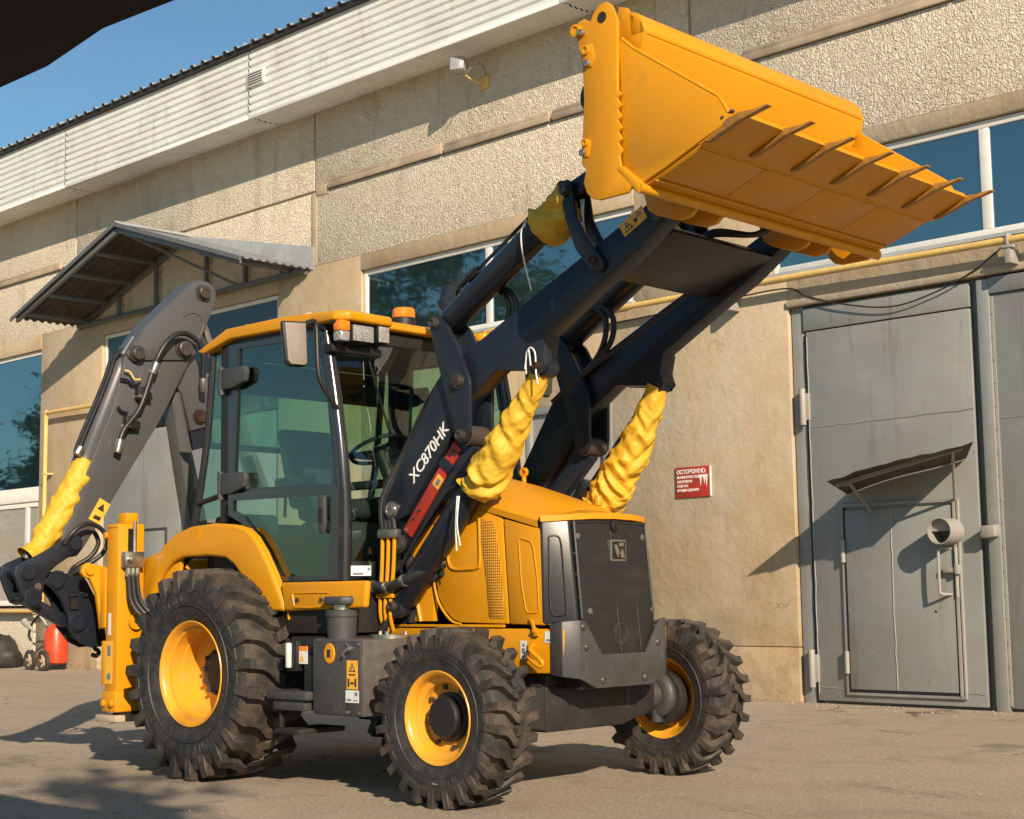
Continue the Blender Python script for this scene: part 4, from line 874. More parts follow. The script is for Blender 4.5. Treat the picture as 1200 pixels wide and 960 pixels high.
for y, z in ((-.335, .84), (-.195, .65), (.185, .65), (.315, .85), (-.36, .955)):
    P('bumper_bolt', B().lathe([(0, .021), (.006, .021), (.012, .014), (.016, 0)], 16, (2.602, y, z), 'x'), 'pin', bm_)
P('nose_bracket', B().box(2.40, 2.54, -.32, .32, .60, .72), 'underside', bev=.01)

# ---- side tank, step, filler
def tank(sgn):
    ya, yb = sorted((sgn * 1.08, sgn * .50)); m_ = 'tankgrey'
    o = P('side_tank', B().box(1.10, 1.55, ya, yb, .455, .895), m_, bev=.012)
    return o
tk = tank(-1); tank(1)
P('side_plate', B().box(1.115, 1.405, -1.088, -1.081, .462, .885), 'darkgrey', tk, bev=.004)
P('side_plate', B().box(1.412, 1.538, -1.088, -1.081, .462, .885), 'darkgrey', tk, bev=.004)
P('round_lid', B().lathe([(0, .060), (.006, .060), (.01, .054), (.01, 0)], 28, (1.268, 0, .812), 'y').xf(Matrix.Translation((0, -1.088, 0)) @ Matrix.Diagonal((.78, -1, 1.0, 1)) @ Matrix.Translation((1.268 * .22 / .78, 0, 0))), 'yellow', tk)
P('lid_slot', B().box(1.254, 1.282, -1.1005, -1.0985, .79, .836), 'print_black', tk)
P('latch_key', B().cyl((1.45, -1.088, .845), (1.45, -1.10, .845), .02, n=12).tube([(1.45, -1.105, .845), (1.42, -1.11, .825), (1.405, -1.11, .80)], .008, 6, 2), 'steel', tk)
sy = P('warning_sticker', B().box(1.42, 1.515, -1.0905, -1.0885, .612, .776), 'sticker_yellow', tk)
P('pictogram', B().prism('y', [(1.438, .712), (1.497, .712), (1.4675, .764)], -1.0918, -1.0907).box(1.438, 1.497, -1.0918, -1.0907, .690, .698).box(1.43, 1.444, -1.0918, -1.0907, .625, .672).box(1.49, 1.504, -1.0918, -1.0907, .625, .672).box(1.452, 1.484, -1.0918, -1.0907, .64, .652), 'print_black', sy)
P('pictogram', B().prism('y', [(1.449, .718), (1.486, .718), (1.4675, .752)], -1.0926, -1.092), 'sticker_yellow', sy)
P('pictogram', B().box(1.464, 1.471, -1.0932, -1.0927, .722, .742), 'print_black', sy)
sw = P('sticker', B().box(1.41, 1.525, -1.0905, -1.0885, .535, .606), 'sticker_white', tk)
P('print', B().box(1.49, 1.515, -1.0915, -1.0907, .575, .595).box(1.42, 1.46, -1.0915, -1.0907, .545, .556).box(1.48, 1.515, -1.0915, -1.0907, .545, .552), 'sticker_grey', sw)
for x in (1.425, 1.53):
    for z in (.478, .868): P('screw', B().cyl((x, -1.088, z), (x, -1.095, z), .010, n=8), 'steel', tk)
P('step_bracket', B().box(.84, 1.099, -1.04, -.55, .80, .905), 'black', bev=.01)
P('step_box', B().box(.98, 1.098, -1.05, -.55, .475, .80), 'black', bev=.008)
P('step_plate', B().box(.72, 1.099, -1.13, -.70, .535, .585).box(.76, 1.06, -1.11, -.74, .47, .535), 'darkgrey', bev=.008)
P('step_plate', B().box(.76, 1.0, -1.10, -.74, .33, .36).box(.78, .80, -1.08, -1.05, .36, .5), 'underside', bev=.006)
ws = P('warning_sticker', B().box(.935, 1.02, -1.0535, -1.0512, .745, .85), 'sticker_white')
P('sticker_band', B().box(.935, 1.02, -1.0545, -1.0536, .822, .85), 'orange', ws); P('pictogram', B().prism('y', [(.945, .76), (.99, .76), (.967, .81)], -1.0545, -1.0536), 'sticker_yellow', ws)
P('side_marker', B().box(.865, .895, -1.10, -1.06, .72, .87), 'white', bev=.008); P('marker_body', B().box(.84, .94, -1.075, -1.0, .70, .885), 'black', bev=.01)
P('filler_pipe', B().lathe([(.885, .085), (1.02, .092), (1.025, .098), (1.06, .10), (1.065, .085), (1.065, 0)], 28, (1.19, -.93, 0), 'z'), 'cabgrey')
P('filler_neck', B().cyl((1.19, -.93, 1.065), (1.19, -.93, 1.095), .05), 'steel'); 
P('filler_cap', B().prism('z', [(1.07, -.97), (1.12, -1.01), (1.26, -1.0), (1.30, -.95), (1.29, -.88), (1.2, -.86), (1.09, -.9)], 1.095, 1.145), 'cabgrey', bev=.015)
P('flange_bolts', B().cyl((1.42, -.75, .895), (1.42, -.75, .915), .12, n=24).cyl((1.33, -.75, .91), (1.33, -.75, .935), .014, n=6).cyl((1.5, -.70, .91), (1.5, -.70, .935), .014, n=6).cyl((1.48, -.83, .91), (1.48, -.83, .935), .014, n=6), 'steel')

# ---- rear fenders
def fender(sgn):
    outer = [(-0.876, 1.109), (-0.851, 1.202), (-0.778, 1.389), (-0.685, 1.503), (-0.539, 1.580), (-0.363, 1.622), (-0.104, 1.635), (0.124, 1.617), (0.238, 1.591), (0.321, 1.539), (0.415, 1.440), (0.518, 1.295), (0.627, 1.124), (0.641, 1.054)]
    inner = [(0.373, 1.060), (0.332, 1.119), (0.228, 1.254), (0.124, 1.352), (0.031, 1.401), (-0.156, 1.418), (-0.436, 1.418), (-0.560, 1.389), (-0.664, 1.326), (-0.726, 1.254), (-0.804, 1.109)]
    yo_, yi = sgn * .935, sgn * .815
    b_ = B(); b_.prism('y', outer + inner, *sorted((sgn * .935, sgn * .885)))
    f = P('fender', b_, 'yellow', bev=.028, seg=4, ang=40)
    b2 = B(); th = .03
    for i in range(len(outer) - 1):
        (x0, z0), (x1, z1) = outer[i], outer[i + 1]
        yi = sgn * (.815 if x1 < .30 else .874)
        b2.hexa([(x0, sgn * .90, z0 - .004), (x0, yi, z0 - .004), (x0, yi, z0 - .05), (x0, sgn * .90, z0 - .05)], [(x1, sgn * .90, z1 - .004), (x1, yi, z1 - .004), (x1, yi, z1 - .05), (x1, sgn * .90, z1 - .05)])
    P('fender_top', b2, 'yellow', f, ang=30)
    b3 = B()
    ins = [(-0.830, 1.077), (-0.747, 1.275), (-0.571, 1.409), (-0.311, 1.461), (-0.000, 1.440), (0.207, 1.316), (0.352, 1.119)]
    for i in range(len(ins) - 1):
        (x0, z0), (x1, z1) = ins[i], ins[i + 1]
        b3.hexa([(x0, sgn * .884, z0), (x0, yi - sgn * .1, z0), (x0, yi - sgn * .1, z0 + .03), (x0, sgn * .884, z0 + .03)], [(x1, sgn * .884, z1), (x1, yi - sgn * .1, z1), (x1, yi - sgn * .1, z1 + .03), (x1, sgn * .884, z1 + .03)])
    P('wheel_housing', b3, 'underside', f, ang=30)
    P('emboss', B().tube([(-.28, sgn * .936, 1.525), (-.245, sgn * .936, 1.60)], .004, 6, 1).tube([(-.255, sgn * .936, 1.525), (-.22, sgn * .936, 1.60)], .004, 6, 1), 'yellow', f)
    return f
fender(-1); fender(1)
for sgn in (-1, 1):
    y0, y1 = sorted((sgn * .93, sgn * .885))
    o = P('cab_sill', B().prism('y', [(.60, 1.235), (1.415, 1.235), (1.395, 1.075), (.64, 1.055)], y0, y1), 'yellow', bev=.018, seg=3)
    P('recess_rim', B().tube([(.72, sgn * .931, 1.168), (1.055, sgn * .931, 1.168), (1.06, sgn * .931, 1.15), (1.03, sgn * .931, 1.085), (.76, sgn * .931, 1.082), (.74, sgn * .931, 1.095), (.72, sgn * .931, 1.168)], .006, 6, 2), 'yellow', o)
    for x in (.775, 1.005): P('sill_bolt', B().cyl((x, sgn * .93, 1.125), (x, sgn * .942, 1.125), .014, n=10), 'pin', o)
    P('wheel_well_wall', B().box(-.5, .75, min(sgn * .64, sgn * .69), max(sgn * .64, sgn * .69), .75, 1.56), 'underside')

# ---- cab
def ring_strip(b_, outer, inner, ya, yb):
    n = len(outer)
    for i in range(n):
        j = (i + 1) % n
        q = [outer[i], inner[i], inner[j], outer[j]]
        b_.hexa([(x, ya, z) for x, z in q], [(x, yb, z) for x, z in q])
    bmesh.ops.remove_doubles(b_.bm, verts=b_.bm.verts, dist=1e-5)
    ff = {}
    for f_ in b_.bm.faces: ff.setdefault(tuple(sorted(v.index for v in f_.verts)), []).append(f_)
    b_.bm.verts.index_update()
    seen = {}
    for f_ in b_.bm.faces: seen.setdefault(frozenset(v.index for v in f_.verts), []).append(f_)
    dele = [f_ for l in seen.values() if len(l) > 1 for f_ in l]
    if dele: bmesh.ops.delete(b_.bm, geom=dele, context='FACES_ONLY')
    return b_
UO = [(-.128, 2.836), (.51, 2.836), (.83, 2.83), (.905, 2.60), (.955, 2.37), (1.005, 2.0), (1.012, 1.815), (-.12, 1.83)]
UI = [(-.014, 2.80), (.51, 2.788), (.795, 2.775), (.865, 2.56), (.905, 2.35), (.947, 2.0), (.945, 1.842), (-.065, 1.862)]
LO = [(-0.025, 1.821), (1.094, 1.807), (1.082, 1.244), (0.519, 1.244), (0.385, 1.368), (0.247, 1.516), (0.113, 1.630), (-0.025, 1.684)]
LI = [(0.024, 1.778), (1.013, 1.768), (0.988, 1.274), (0.543, 1.274), (0.425, 1.397), (0.286, 1.546), (0.148, 1.664), (0.024, 1.714)]
for sgn in (-1, 1):
    y0 = sgn * .80; y1 = sgn * .765
    d = ring_strip(B(), UO, UI, y0, y1); dr = P('door', d, 'gloss_black', ang=30, smooth=False)
    d = ring_strip(B(), LO, LI, sgn * .87, sgn * .835); P('door_lower_frame', d, 'gloss_black', dr, smooth=False)
    P('door_glass', B().prism('y', [(x * 1.0, z) for x, z in UI], *sorted((sgn * .786, sgn * .781))), 'cab_glass', dr, smooth=False)
    P('door_glass', B().prism('y', LI, *sorted((sgn * .856, sgn * .851))), 'cab_glass', dr, smooth=False)
    P('door_handle', B().prism('y', [(.92, 1.758), (.985, 1.758), (.99, 1.595), (.975, 1.53), (.935, 1.53), (.925, 1.615)], *sorted((sgn * .87, sgn * .90))).bev(.008), 'cabgrey', dr)
    P('handle_grip', B().box(.945, .968, *sorted((sgn * .90, sgn * .906)), 1.595, 1.685), 'black', dr)
    P('door_step', B().box(-.03, 1.07, *sorted((sgn * .868, sgn * .79)), 1.80, 1.815), 'gloss_black', dr)
    for z in (2.60, 1.895):
        P('door_hinge', B().prism('y', [(-.165, z + .075), (.10, z + .07), (.115, z + .035), (.10, z - .03), (-.02, z - .065), (-.165, z - .07)], *sorted((sgn * .802, sgn * .845))).bev(.01).cyl((-.165, sgn * .83, z - .1), (-.165, sgn * .83, z + .085), .022, n=12), 'cabgrey', dr)
    P('a_pillar', B().tube([(1.042, sgn * .785, 1.243), (1.05, sgn * .785, 1.66), (1.02, sgn * .785, 2.02), (.965, sgn * .785, 2.354), (.885, sgn * .785, 2.74), (.855, sgn * .785, 2.86)], .043, 16, 5), 'gloss_black')
    P('b_pillar', B().box(-.215, -.13, *sorted((sgn * .80, sgn * .72)), 1.60, 2.86), 'black', bev=.012)
    P('rear_pillar', B().tube([(-.33, sgn * .775, 2.82), (-.40, sgn * .775, 2.2), (-.53, sgn * .775, 1.63)], .026, 10, 4), 'black')
    q = [(-.14, 2.82), (-.34, 2.78), (-.40, 2.20), (-.53, 1.66), (-.21, 1.69)]
    P('quarter_glass', B().prism('y', q, *sorted((sgn * .778, sgn * .773))), 'cab_glass', smooth=False)
    P('quarter_rail', B().cyl((-.49, sgn * .785, 1.785), (-.18, sgn * .785, 1.835), .018, n=8), 'black')
    P('side_header', B().box(-.34, .86, *sorted((sgn * .795, sgn * .70)), 2.835, 2.87), 'black')
# windshield: curved sheet between the pillars
def wx(z): # pillar x at z
    pts = [(1.243, 1.042), (1.66, 1.05), (2.02, 1.02), (2.354, .965), (2.74, .885), (2.86, .855)]
    for (a, xa), (b, xb_) in zip(pts, pts[1:]):
        if z <= b: return xa + (xb_ - xa) * (z - a) / (b - a)
    return pts[-1][1]
b_ = B(); prev = None
for i in range(13):
    z = 1.25 + 1.57 * i / 12
    ring = [b_.bm.verts.new((wx(z) + .07 * (1 - (y / .77) ** 2), y, z)) for y in [-.77 + 1.54 * k / 16 for k in range(17)]]
    if prev:
        for q in range(16): b_.bm.faces.new((prev[q], prev[q + 1], ring[q + 1], ring[q]))
    prev = ring
P('windshield', b_, 'cab_glass', ang=60)
P('windshield_header', B().prism('y', [(.84, 2.74), (.955, 2.755), (.93, 2.86), (.82, 2.86)], -.74, .74), 'black', bev=.01)
P('rear_window', B().hexa([(-.335, -.75, 2.80), (-.335, .75, 2.80), (-.405, .75, 2.2), (-.405, -.75, 2.2)], [(-.34, -.75, 2.80), (-.34, .75, 2.80), (-.41, .75, 2.2), (-.41, -.75, 2.2)]), 'cab_glass', smooth=False)
P('rear_frame', B().box(-.43, -.38, -.76, .76, 2.16, 2.20).box(-.36, -.32, -.76, .76, 2.79, 2.83).box(-.58, -.50, -.76, .76, 1.56, 1.66), 'black', bev=.006)
P('cab_floor', B().box(-.52, 1.03, -.76, .76, 1.17, 1.244), 'cabgrey')
P('cowl_panel', B().box(.98, 1.06, -.77, .77, 1.244, 1.36), 'black', bev=.01)
cs = P('sticker', B().hexa([(1.075, -.76, 1.268), (1.105, -.62, 1.268), (1.105, -.62, 1.33), (1.075, -.76, 1.33)], [(1.072, -.76, 1.268), (1.102, -.62, 1.268), (1.102, -.62, 1.33), (1.072, -.76, 1.33)]), 'sticker_white')
P('print', B().hexa([(1.081, -.745, 1.275), (1.096, -.675, 1.275), (1.096, -.675, 1.287), (1.081, -.745, 1.287)], [(1.079, -.745, 1.275), (1.094, -.675, 1.275), (1.094, -.675, 1.287), (1.079, -.745, 1.287)]).hexa([(1.102, -.645, 1.30), (1.106, -.63, 1.30), (1.106, -.63, 1.318), (1.102, -.645, 1.318)], [(1.1, -.645, 1.30), (1.104, -.63, 1.30), (1.104, -.63, 1.318), (1.1, -.645, 1.318)]), 'sticker_grey', cs)
# roof
rp = [(-.44, 2.822), (-.36, 2.80), (-.06, 2.868), (.80, 2.858), (.985, 2.852), (1.0, 2.875), (.93, 2.925), (.50, 2.945), (-.10, 2.942)]
rb = B().prism('y', rp, -.845, .845)
rb.bev(.022, 3)
rf = P('roof', rb, 'yellow', ang=40)
for sgn in (-1, 1):
    P('roof_brow', B().prism('z', [(.80, sgn * .855), (1.04, sgn * .865), (1.115, sgn * .80), (1.10, sgn * .43), (1.06, sgn * .40), (.80, sgn * .40)], 2.85, 2.915).bev(.02, 3), 'yellow', rf, ang=40)
    P('roof_eye', B().lathe([(-.012, .035), (.012, .035), (.012, .016), (-.012, .016)], 16, (.50, sgn * .62, 2.965), close=True), 'white', rf)
    P('roof_eye', B().lathe([(-.01, .026), (.01, .026), (.01, .012), (-.01, .012)], 16, (-.05, sgn * .70, 2.955), close=True), 'white', rf)
    lb_ = P('lamp_bracket', B().box(1.0, 1.05, *sorted((sgn * .86, sgn * .42)), 2.835, 2.85).box(1.02, 1.04, *sorted((sgn * .69, sgn * .64)), 2.85, 2.88), 'black')
    P('indicator_lamp', B().box(1.02, 1.095, *sorted((sgn * .856, sgn * .775)), 2.785, 2.85).bev(.01), 'orange', lb_)
    P('indicator_lamp', B().box(1.02, 1.094, *sorted((sgn * .855, sgn * .776)), 2.72, 2.784).bev(.01), 'lens', lb_)
    P('headlamp', B().box(1.0, 1.085, *sorted((sgn * .755, sgn * .572)), 2.722, 2.838).bev(.012), 'black', lb_); P('lamp_lens', B().box(1.0855, 1.092, *sorted((sgn * .748, sgn * .579)), 2.73, 2.83).bev(.003), 'lens', lb_)
    P('headlamp', B().box(1.0, 1.085, *sorted((sgn * .54, sgn * .44)), 2.735, 2.85).bev(.012), 'black', lb_); P('lamp_lens', B().box(1.0855, 1.092, *sorted((sgn * .534, sgn * .446)), 2.742, 2.843).bev(.003), 'lens', lb_)
    for y in (-.68, -.645, -.52, -.485): P('lamp_nut', B().cyl((1.03, -sgn * y, 2.86), (1.07, -sgn * y, 2.86), .010, n=6), 'steel', lb_)
    mr_ = P('mirror', B().prism('x', [(sgn * 1.235, 2.81), (sgn * 1.05, 2.825), (sgn * 1.035, 2.56), (sgn * 1.06, 2.54), (sgn * 1.18, 2.535), (sgn * 1.205, 2.56)], .965, 1.0).bev(.015, 3), 'black')
    P('mirror_shell', B().prism('x', [(sgn * 1.222, 2.80), (sgn * 1.062, 2.812), (sgn * 1.05, 2.565), (sgn * 1.07, 2.55), (sgn * 1.175, 2.548), (sgn * 1.195, 2.57)], 1.0005, 1.012).bev(.005), 'mirror_back', mr_)
    P('mirror_glass', B().prism('x', [(sgn * 1.222, 2.80), (sgn * 1.062, 2.812), (sgn * 1.05, 2.565), (sgn * 1.195, 2.57)], .960, .9645), 'mirror', mr_)
    P('mirror_arm', B().tube([(.98, sgn * 1.06, 2.80), (.985, sgn * 1.0, 2.83), (.985, sgn * .96, 2.80), (1.0, sgn * .95, 2.5), (1.005, sgn * .86, 2.36), (1.0, sgn * .80, 2.30)], .016, 10, 5), 'black', mr_)
    P('mirror_arm', B().tube([(.985, sgn * 1.0, 2.83), (.94, sgn * .86, 2.80)], .016, 8, 1), 'black', mr_)
bcn = P('beacon', B().lathe([(2.935, .0), (2.935, .082), (2.985, .082), (2.99, .075), (2.99, 0)], 28, (.80, -.05, 0), 'z'), 'black', rf)
P('beacon_lens', B().lathe([(2.9905, .074), (3.0, .077), (3.045, .075), (3.055, .066), (3.057, 0)], 28, (.80, -.05, 0), 'z'), 'orange', rf)
P('headliner', B().box(-.30, .82, -.70, .70, 2.80, 2.857), 'cabgrey')
# inside the cab
stt = P('seat', B().box(-.10, .40, -.25, .25, 1.66, 1.80), 'seat', bev=.05, seg=3)
P('backrest', B().hexa([(-.18, -.25, 1.75), (-.02, -.25, 1.75), (-.02, .25, 1.75), (-.18, .25, 1.75)], [(-.36, -.23, 2.32), (-.24, -.23, 2.32), (-.24, .23, 2.32), (-.36, .23, 2.32)]), 'seat', stt, bev=.04, seg=3)
P('seat_base', B().box(-.08, .34, -.22, .22, 1.25, 1.66), 'cabgrey', stt, bev=.03)
for s_ in (-1, 1): P('armrest', B().box(-.2, .22, s_ * .32 - .04, s_ * .32 + .04, 1.90, 1.96), 'seat', stt, bev=.02)
P('dashboard', B().prism('y', [(.72, 1.25), (1.0, 1.25), (1.02, 1.85), (.92, 1.98), (.78, 1.90)], -.24, .14), 'cabgrey', bev=.03)
P('side_console', B().box(-.35, .45, .40, .70, 1.25, 1.85), 'cabgrey', bev=.03)
P('side_console', B().box(-.42, -.05, -.70, -.42, 1.25, 1.70), 'cabgrey', bev=.03)
sw_ = B().lathe([(.014 * math.sin(a), .20 + .014 * math.cos(a)) for a in [2 * PI * k / 8 for k in range(8)]], 40, (0, 0, 0), 'z', close=True)
for k in range(3): sw_.cyl((0, 0, -.01), (.2 * math.cos(k * 2.094), .2 * math.sin(k * 2.094), 0), .014, n=8)
sw_.cyl((0, 0, -.03), (0, 0, .015), .05, n=16); sw_.xf(Matrix.Translation((.68, -.16, 2.11)) @ Matrix.Rotation(-.42, 4, 'Y'))
P('steering_wheel', sw_, 'black'); P('steering_column', B().cyl((.69, -.16, 2.08), (.86, -.16, 1.75), .045), 'black')
for x, y in ((-.3, -.18), (-.3, .18), (.35, .45), (.25, .48)):
    P('control_lever', B().cyl((x, y, 1.7), (x + .02, y, 2.02), .012, n=8).cyl((x + .02, y, 2.02), (x + .022, y, 2.09), .026, n=12), 'black')
P('sun_blind', B().box(-.33, -.31, -.70, .70, 2.55, 2.78), 'seat')
P('wiper', B().tube([(.89, -.48, 2.80), (.93, -.50, 2.70), (1.03, -.40, 2.2)], .008, 6, 2), 'black')
P('wiper_motor', B().box(.90, 1.0, -.84, -.42, 2.66, 2.72), 'black', bev=.02)

# ---- loader arms (both sides)
ARM = [(1.195, 1.659), (1.228, 1.762), (1.439, 2.064), (1.672, 2.416), (1.771, 2.500), (1.901, 2.560), (2.533, 2.859), (3.344, 3.230), (3.413, 3.183), (3.456, 3.121), (3.410, 3.088), (3.220, 2.961), (2.957, 2.821), (2.572, 2.603), (2.545, 2.490), (2.560, 2.426), (2.533, 2.387), (2.483, 2.382), (2.438, 2.413), (2.182, 2.441), (1.956, 2.288), (1.818, 2.102), (1.488, 1.733), (1.405, 1.630), (1.316, 1.595), (1.237, 1.605)]
BELL = [(1.664, 2.754), (1.666, 2.797), (1.694, 2.817), (1.732, 2.814), (1.761, 2.794), (1.823, 2.734), (1.949, 2.513), (2.002, 2.388), (1.995, 2.120), (1.985, 2.060), (1.964, 2.031), (1.931, 2.019), (1.900, 2.031), (1.882, 2.060), (1.865, 2.130), (1.746, 2.485), (1.711, 2.592)]
LINK = [(2.726, 3.413), (2.751, 3.445), (2.782, 3.450), (2.815, 3.426), (2.820, 3.372), (2.842, 3.232), (2.901, 3.125), (2.979, 3.016), (3.033, 2.951), (3.030, 2.906), (2.993, 2.886), (2.928, 2.926), (2.837, 3.039), (2.765, 3.222)]
def pinb(x, z, y, r, sgn, inner=None):
    return B().lathe([(0, r * 1.25), (sgn * .012, r * 1.25), (sgn * .012, r), (sgn * .03, r * .95), (sgn * .032, r * .6), (sgn * .026, r * .55), (sgn * .026, 0)], 24, (x, y, z))
def yr(sgn, a, b): return sorted((sgn * a, sgn * b))
for sgn in (-1, 1):
    arm = P('loader_arm', B().prism('y', ARM, *yr(sgn, .600, .475)), 'navy', bev=.009)
    P('arm_gusset', B().prism('y', [(2.566, 2.596), (2.325, 2.500), (2.187, 2.438), (2.438, 2.407), (2.483, 2.376), (2.533, 2.381), (2.555, 2.426), (2.539, 2.490)], *yr(sgn, .612, .600)), 'navy', arm, bev=.004)
    P('pivot_pin', pinb(1.281, 1.666, sgn * .600, .042, sgn), 'steel', arm)
    P('pivot_pin', pinb(2.515, 2.424, sgn * .612, .022, sgn), 'rust', arm)
    P('pivot_pin', pinb(3.394, 3.144, sgn * .600, .032, sgn), 'pin', arm)
    P('mount_post', B().prism('y', [(1.158, .952), (1.26, .952), (1.30, 1.348), (1.34, 1.66), (1.276, 1.773), (1.177, 1.694)], *yr(sgn, .474, .43)), 'navy', bev=.008)
    for ya, yb in ((.645, .615), (.46, .43)):
        bc = P('bell_crank', B().prism('y', BELL, *yr(sgn, ya, yb)), 'navy', bev=.006)
        if ya > .5:
            for (x, z), r, m_ in (((1.713, 2.769), .030, 'pin'), ((1.912, 2.394), .036, 'pin'), ((1.931, 2.074), .030, 'pin')):
                P('pivot_pin', pinb(x, z, sgn * .645, r, sgn), m_, bc)
            P('grease_nipple', B().cyl((1.912, sgn * .670, 2.394), (1.912, sgn * .682, 2.394), .02, n=10), 'rust', bc)
    P('pivot_tube', B().cyl((1.931, sgn * .615, 2.074), (1.931, sgn * .460, 2.074), .062), 'hub_brown')
    P('pivot_tube', B().cyl((1.713, sgn * .615, 2.769), (1.713, sgn * .460, 2.769), .05), 'navy')
    # levelling rod with the red safety prop
    a, b = Vector((1.321, 1.462)), Vector((1.933, 2.074)); d = (b - a).normalized(); n = Vector((d.y, -d.x))
    rod = P('levelling_rod', B().prism('y', [tuple(a - d * .02 - n * .06), tuple(b - d * .03 - n * .055), tuple(b - d * .03 + n * .075), tuple(a - d * .02 + n * .06)], *yr(sgn, .570, .490)), 'navy', bev=.012)
    P('pivot_pin', pinb(1.314, 1.459, sgn * .570, .045, sgn), 'pin', rod)
    pr = P('safety_prop', B().prism('y', [(1.366, 1.547), (1.433, 1.492), (1.870, 2.001), (1.806, 2.048)], *yr(sgn, .588, .571)), 'red', bev=.004)
    P('prop_clamp', B().prism('y', [(1.684, 1.922), (1.727, 1.966), (1.811, 1.907), (1.771, 1.860)], *yr(sgn, .597, .588)), 'navy', pr, bev=.003)
    for x, z in ((1.464, 1.610), (1.514, 1.655), (1.811, 1.991), (1.835, 1.976)): P('prop_bolt', B().cyl((x, sgn * .588, z), (x, sgn * .600, z), .009, n=6), 'pin', pr)
    ps = P('sticker', B().prism('y', [(1.625, 1.808), (1.677, 1.867), (1.727, 1.828), (1.672, 1.768)], *yr(sgn, .591, .589)), 'sticker_yellow', pr)
    P('pictogram', B().prism('y', [(1.647, 1.808), (1.677, 1.838), (1.700, 1.821), (1.672, 1.790)], *yr(sgn, .5925, .5915)), 'sticker_grey', ps)
    # lift cylinder
    A_, Bp = Vector((1.271, sgn * .525, 1.081)), Vector((2.508, sgn * .525, 2.421)); u = (Bp - A_).normalized()
    lc = P('lift_cylinder', B().rings([(A_ - u * .02, .05), (A_ + u * .05, .075), (A_ + u * .07, .085), (A_ + u * .92, .085), (A_ + u * .93, .092), (A_ + u * .99, .092), (A_ + u * 1.0, .045), (A_ + u * 1.01, .038), (Bp, .038)], 24), 'navy', ang=30)
    P('cylinder_eye', B().cyl((A_.x, sgn * .590, A_.z), (A_.x, sgn * .460, A_.z), .072, n=24).bev(.006), 'navy', lc)
    P('pivot_pin', pinb(A_.x, A_.z, sgn * .590, .03, sgn), 'pin', lc)
    P('cylinder_eye', B().cyl((Bp.x, sgn * .570, Bp.z), (Bp.x, sgn * .480, Bp.z), .055, n=20), 'navy', lc)
    P('oil_pipe', B().tube([A_ + u * .2 + Vector((-.05, sgn * .07, .05)), A_ + u * .3 + Vector((-.07, sgn * .09, .06)), A_ + u * .8 + Vector((-.07, sgn * .09, .06)), A_ + u * .9 + Vector((-.04, sgn * .07, .04))], .011, 8, 3), 'navy', lc)
    # tilt cylinder
    A_, Bp = Vector((1.713, sgn * .537, 2.769)), Vector((2.769, sgn * .537, 3.392)); u = (Bp - A_).normalized()
    tc_ = P('tilt_cylinder', B().rings([(A_, .045), (A_ + u * .03, .07), (A_ + u * .06, .082), (A_ + u * .86, .082), (A_ + u * .87, .09), (A_ + u * .93, .09), (A_ + u * .94, .04), (Bp, .036)], 24), 'navy', ang=30)
    up = Vector((-u.z, 0, u.x))
    P('oil_pipe', B().tube([A_ + u * .14 + up * .08, A_ + u * .17 + up * .125, A_ + u * .28 + up * .125, A_ + u * .9 + up * .12, A_ + u * .93 + up * .09], .011, 8, 3).tube([A_ + u * .20 + up * .08, A_ + u * .23 + up * .115 + Vector((0, sgn * .03, 0)), A_ + u * .42 + up * .115 + Vector((0, sgn * .03, 0))], .011, 8, 3), 'hose', tc_)
    P('pipe_clamp', B().box(-.05, .05, -.03, .03, -.015, .03).xf(Matrix.Translation(A_ + u * .34 + up * .11) @ Matrix.Rotation(-math.atan2(u.z, u.x), 4, 'Y')), 'navy', tc_, bev=.005)
    for ya, yb in ((.642, .615), (.50, .475)):
        lk = P('tilt_link', B().prism('y', LINK, *yr(sgn, ya, yb)), 'navy', bev=.006)
        if ya > .5:
            P('pivot_pin', pinb(2.771, 3.392, sgn * .642, .03, sgn), 'pin', lk); P('pivot_pin', pinb(2.973, 2.956, sgn * .642, .022, sgn), 'rust', lk)
    P('push_link', B().prism('y', [(2.721, 3.376), (2.731, 3.430), (3.334, 3.633), (3.413, 3.633), (3.433, 3.574), (3.374, 3.529), (2.800, 3.351)], *yr(sgn, .605, .510)), 'navy', bev=.01)
    for k in range(2):   # hoses looping between cylinder and arm
        o_ = .03 * k
        P('hydraulic_hose', B().tube([(1.93 + o_ * 2, sgn * .470, 2.93 + o_), (2.05 + o_ * 2, sgn * .455, 2.95), (2.14 + o_ * 2, sgn * .450, 2.87), (2.13 + o_ * 2, sgn * .450, 2.74), (2.05 + o_, sgn * .455, 2.62), (1.890, sgn * .460, 2.505), (1.771, sgn * .465, 2.426)], .019, 10, 6), 'hose')
P('cross_plate', B().hexa([(2.919, -.474, 2.911), (3.384, -.474, 3.094), (3.384, .474, 3.094), (2.919, .474, 2.911)], [(2.934, -.474, 2.886), (3.399, -.474, 3.069), (3.399, .474, 3.069), (2.934, .474, 2.886)]), 'navy', bev=.004)
P('cross_tube', B().cyl((3.206, -.474, 3.109), (3.206, .474, 3.109), .055), 'navy')
P('hydraulic_hose', B().tube([(3.008, .30, 2.951), (2.563, .32, 2.743), (2.068, .33, 2.525), (1.771, .34, 2.367)], .012, 8, 4), 'hose')
for k in range(2):
    P('hydraulic_hose', B().tube([(3.107, .02 + .06 * k, 3.119), (3.25, .10, 3.17 + .02 * k), (3.453, .22 + .02 * k, 3.158), (3.532, .30, 3.238)], .017, 8, 6), 'hose')

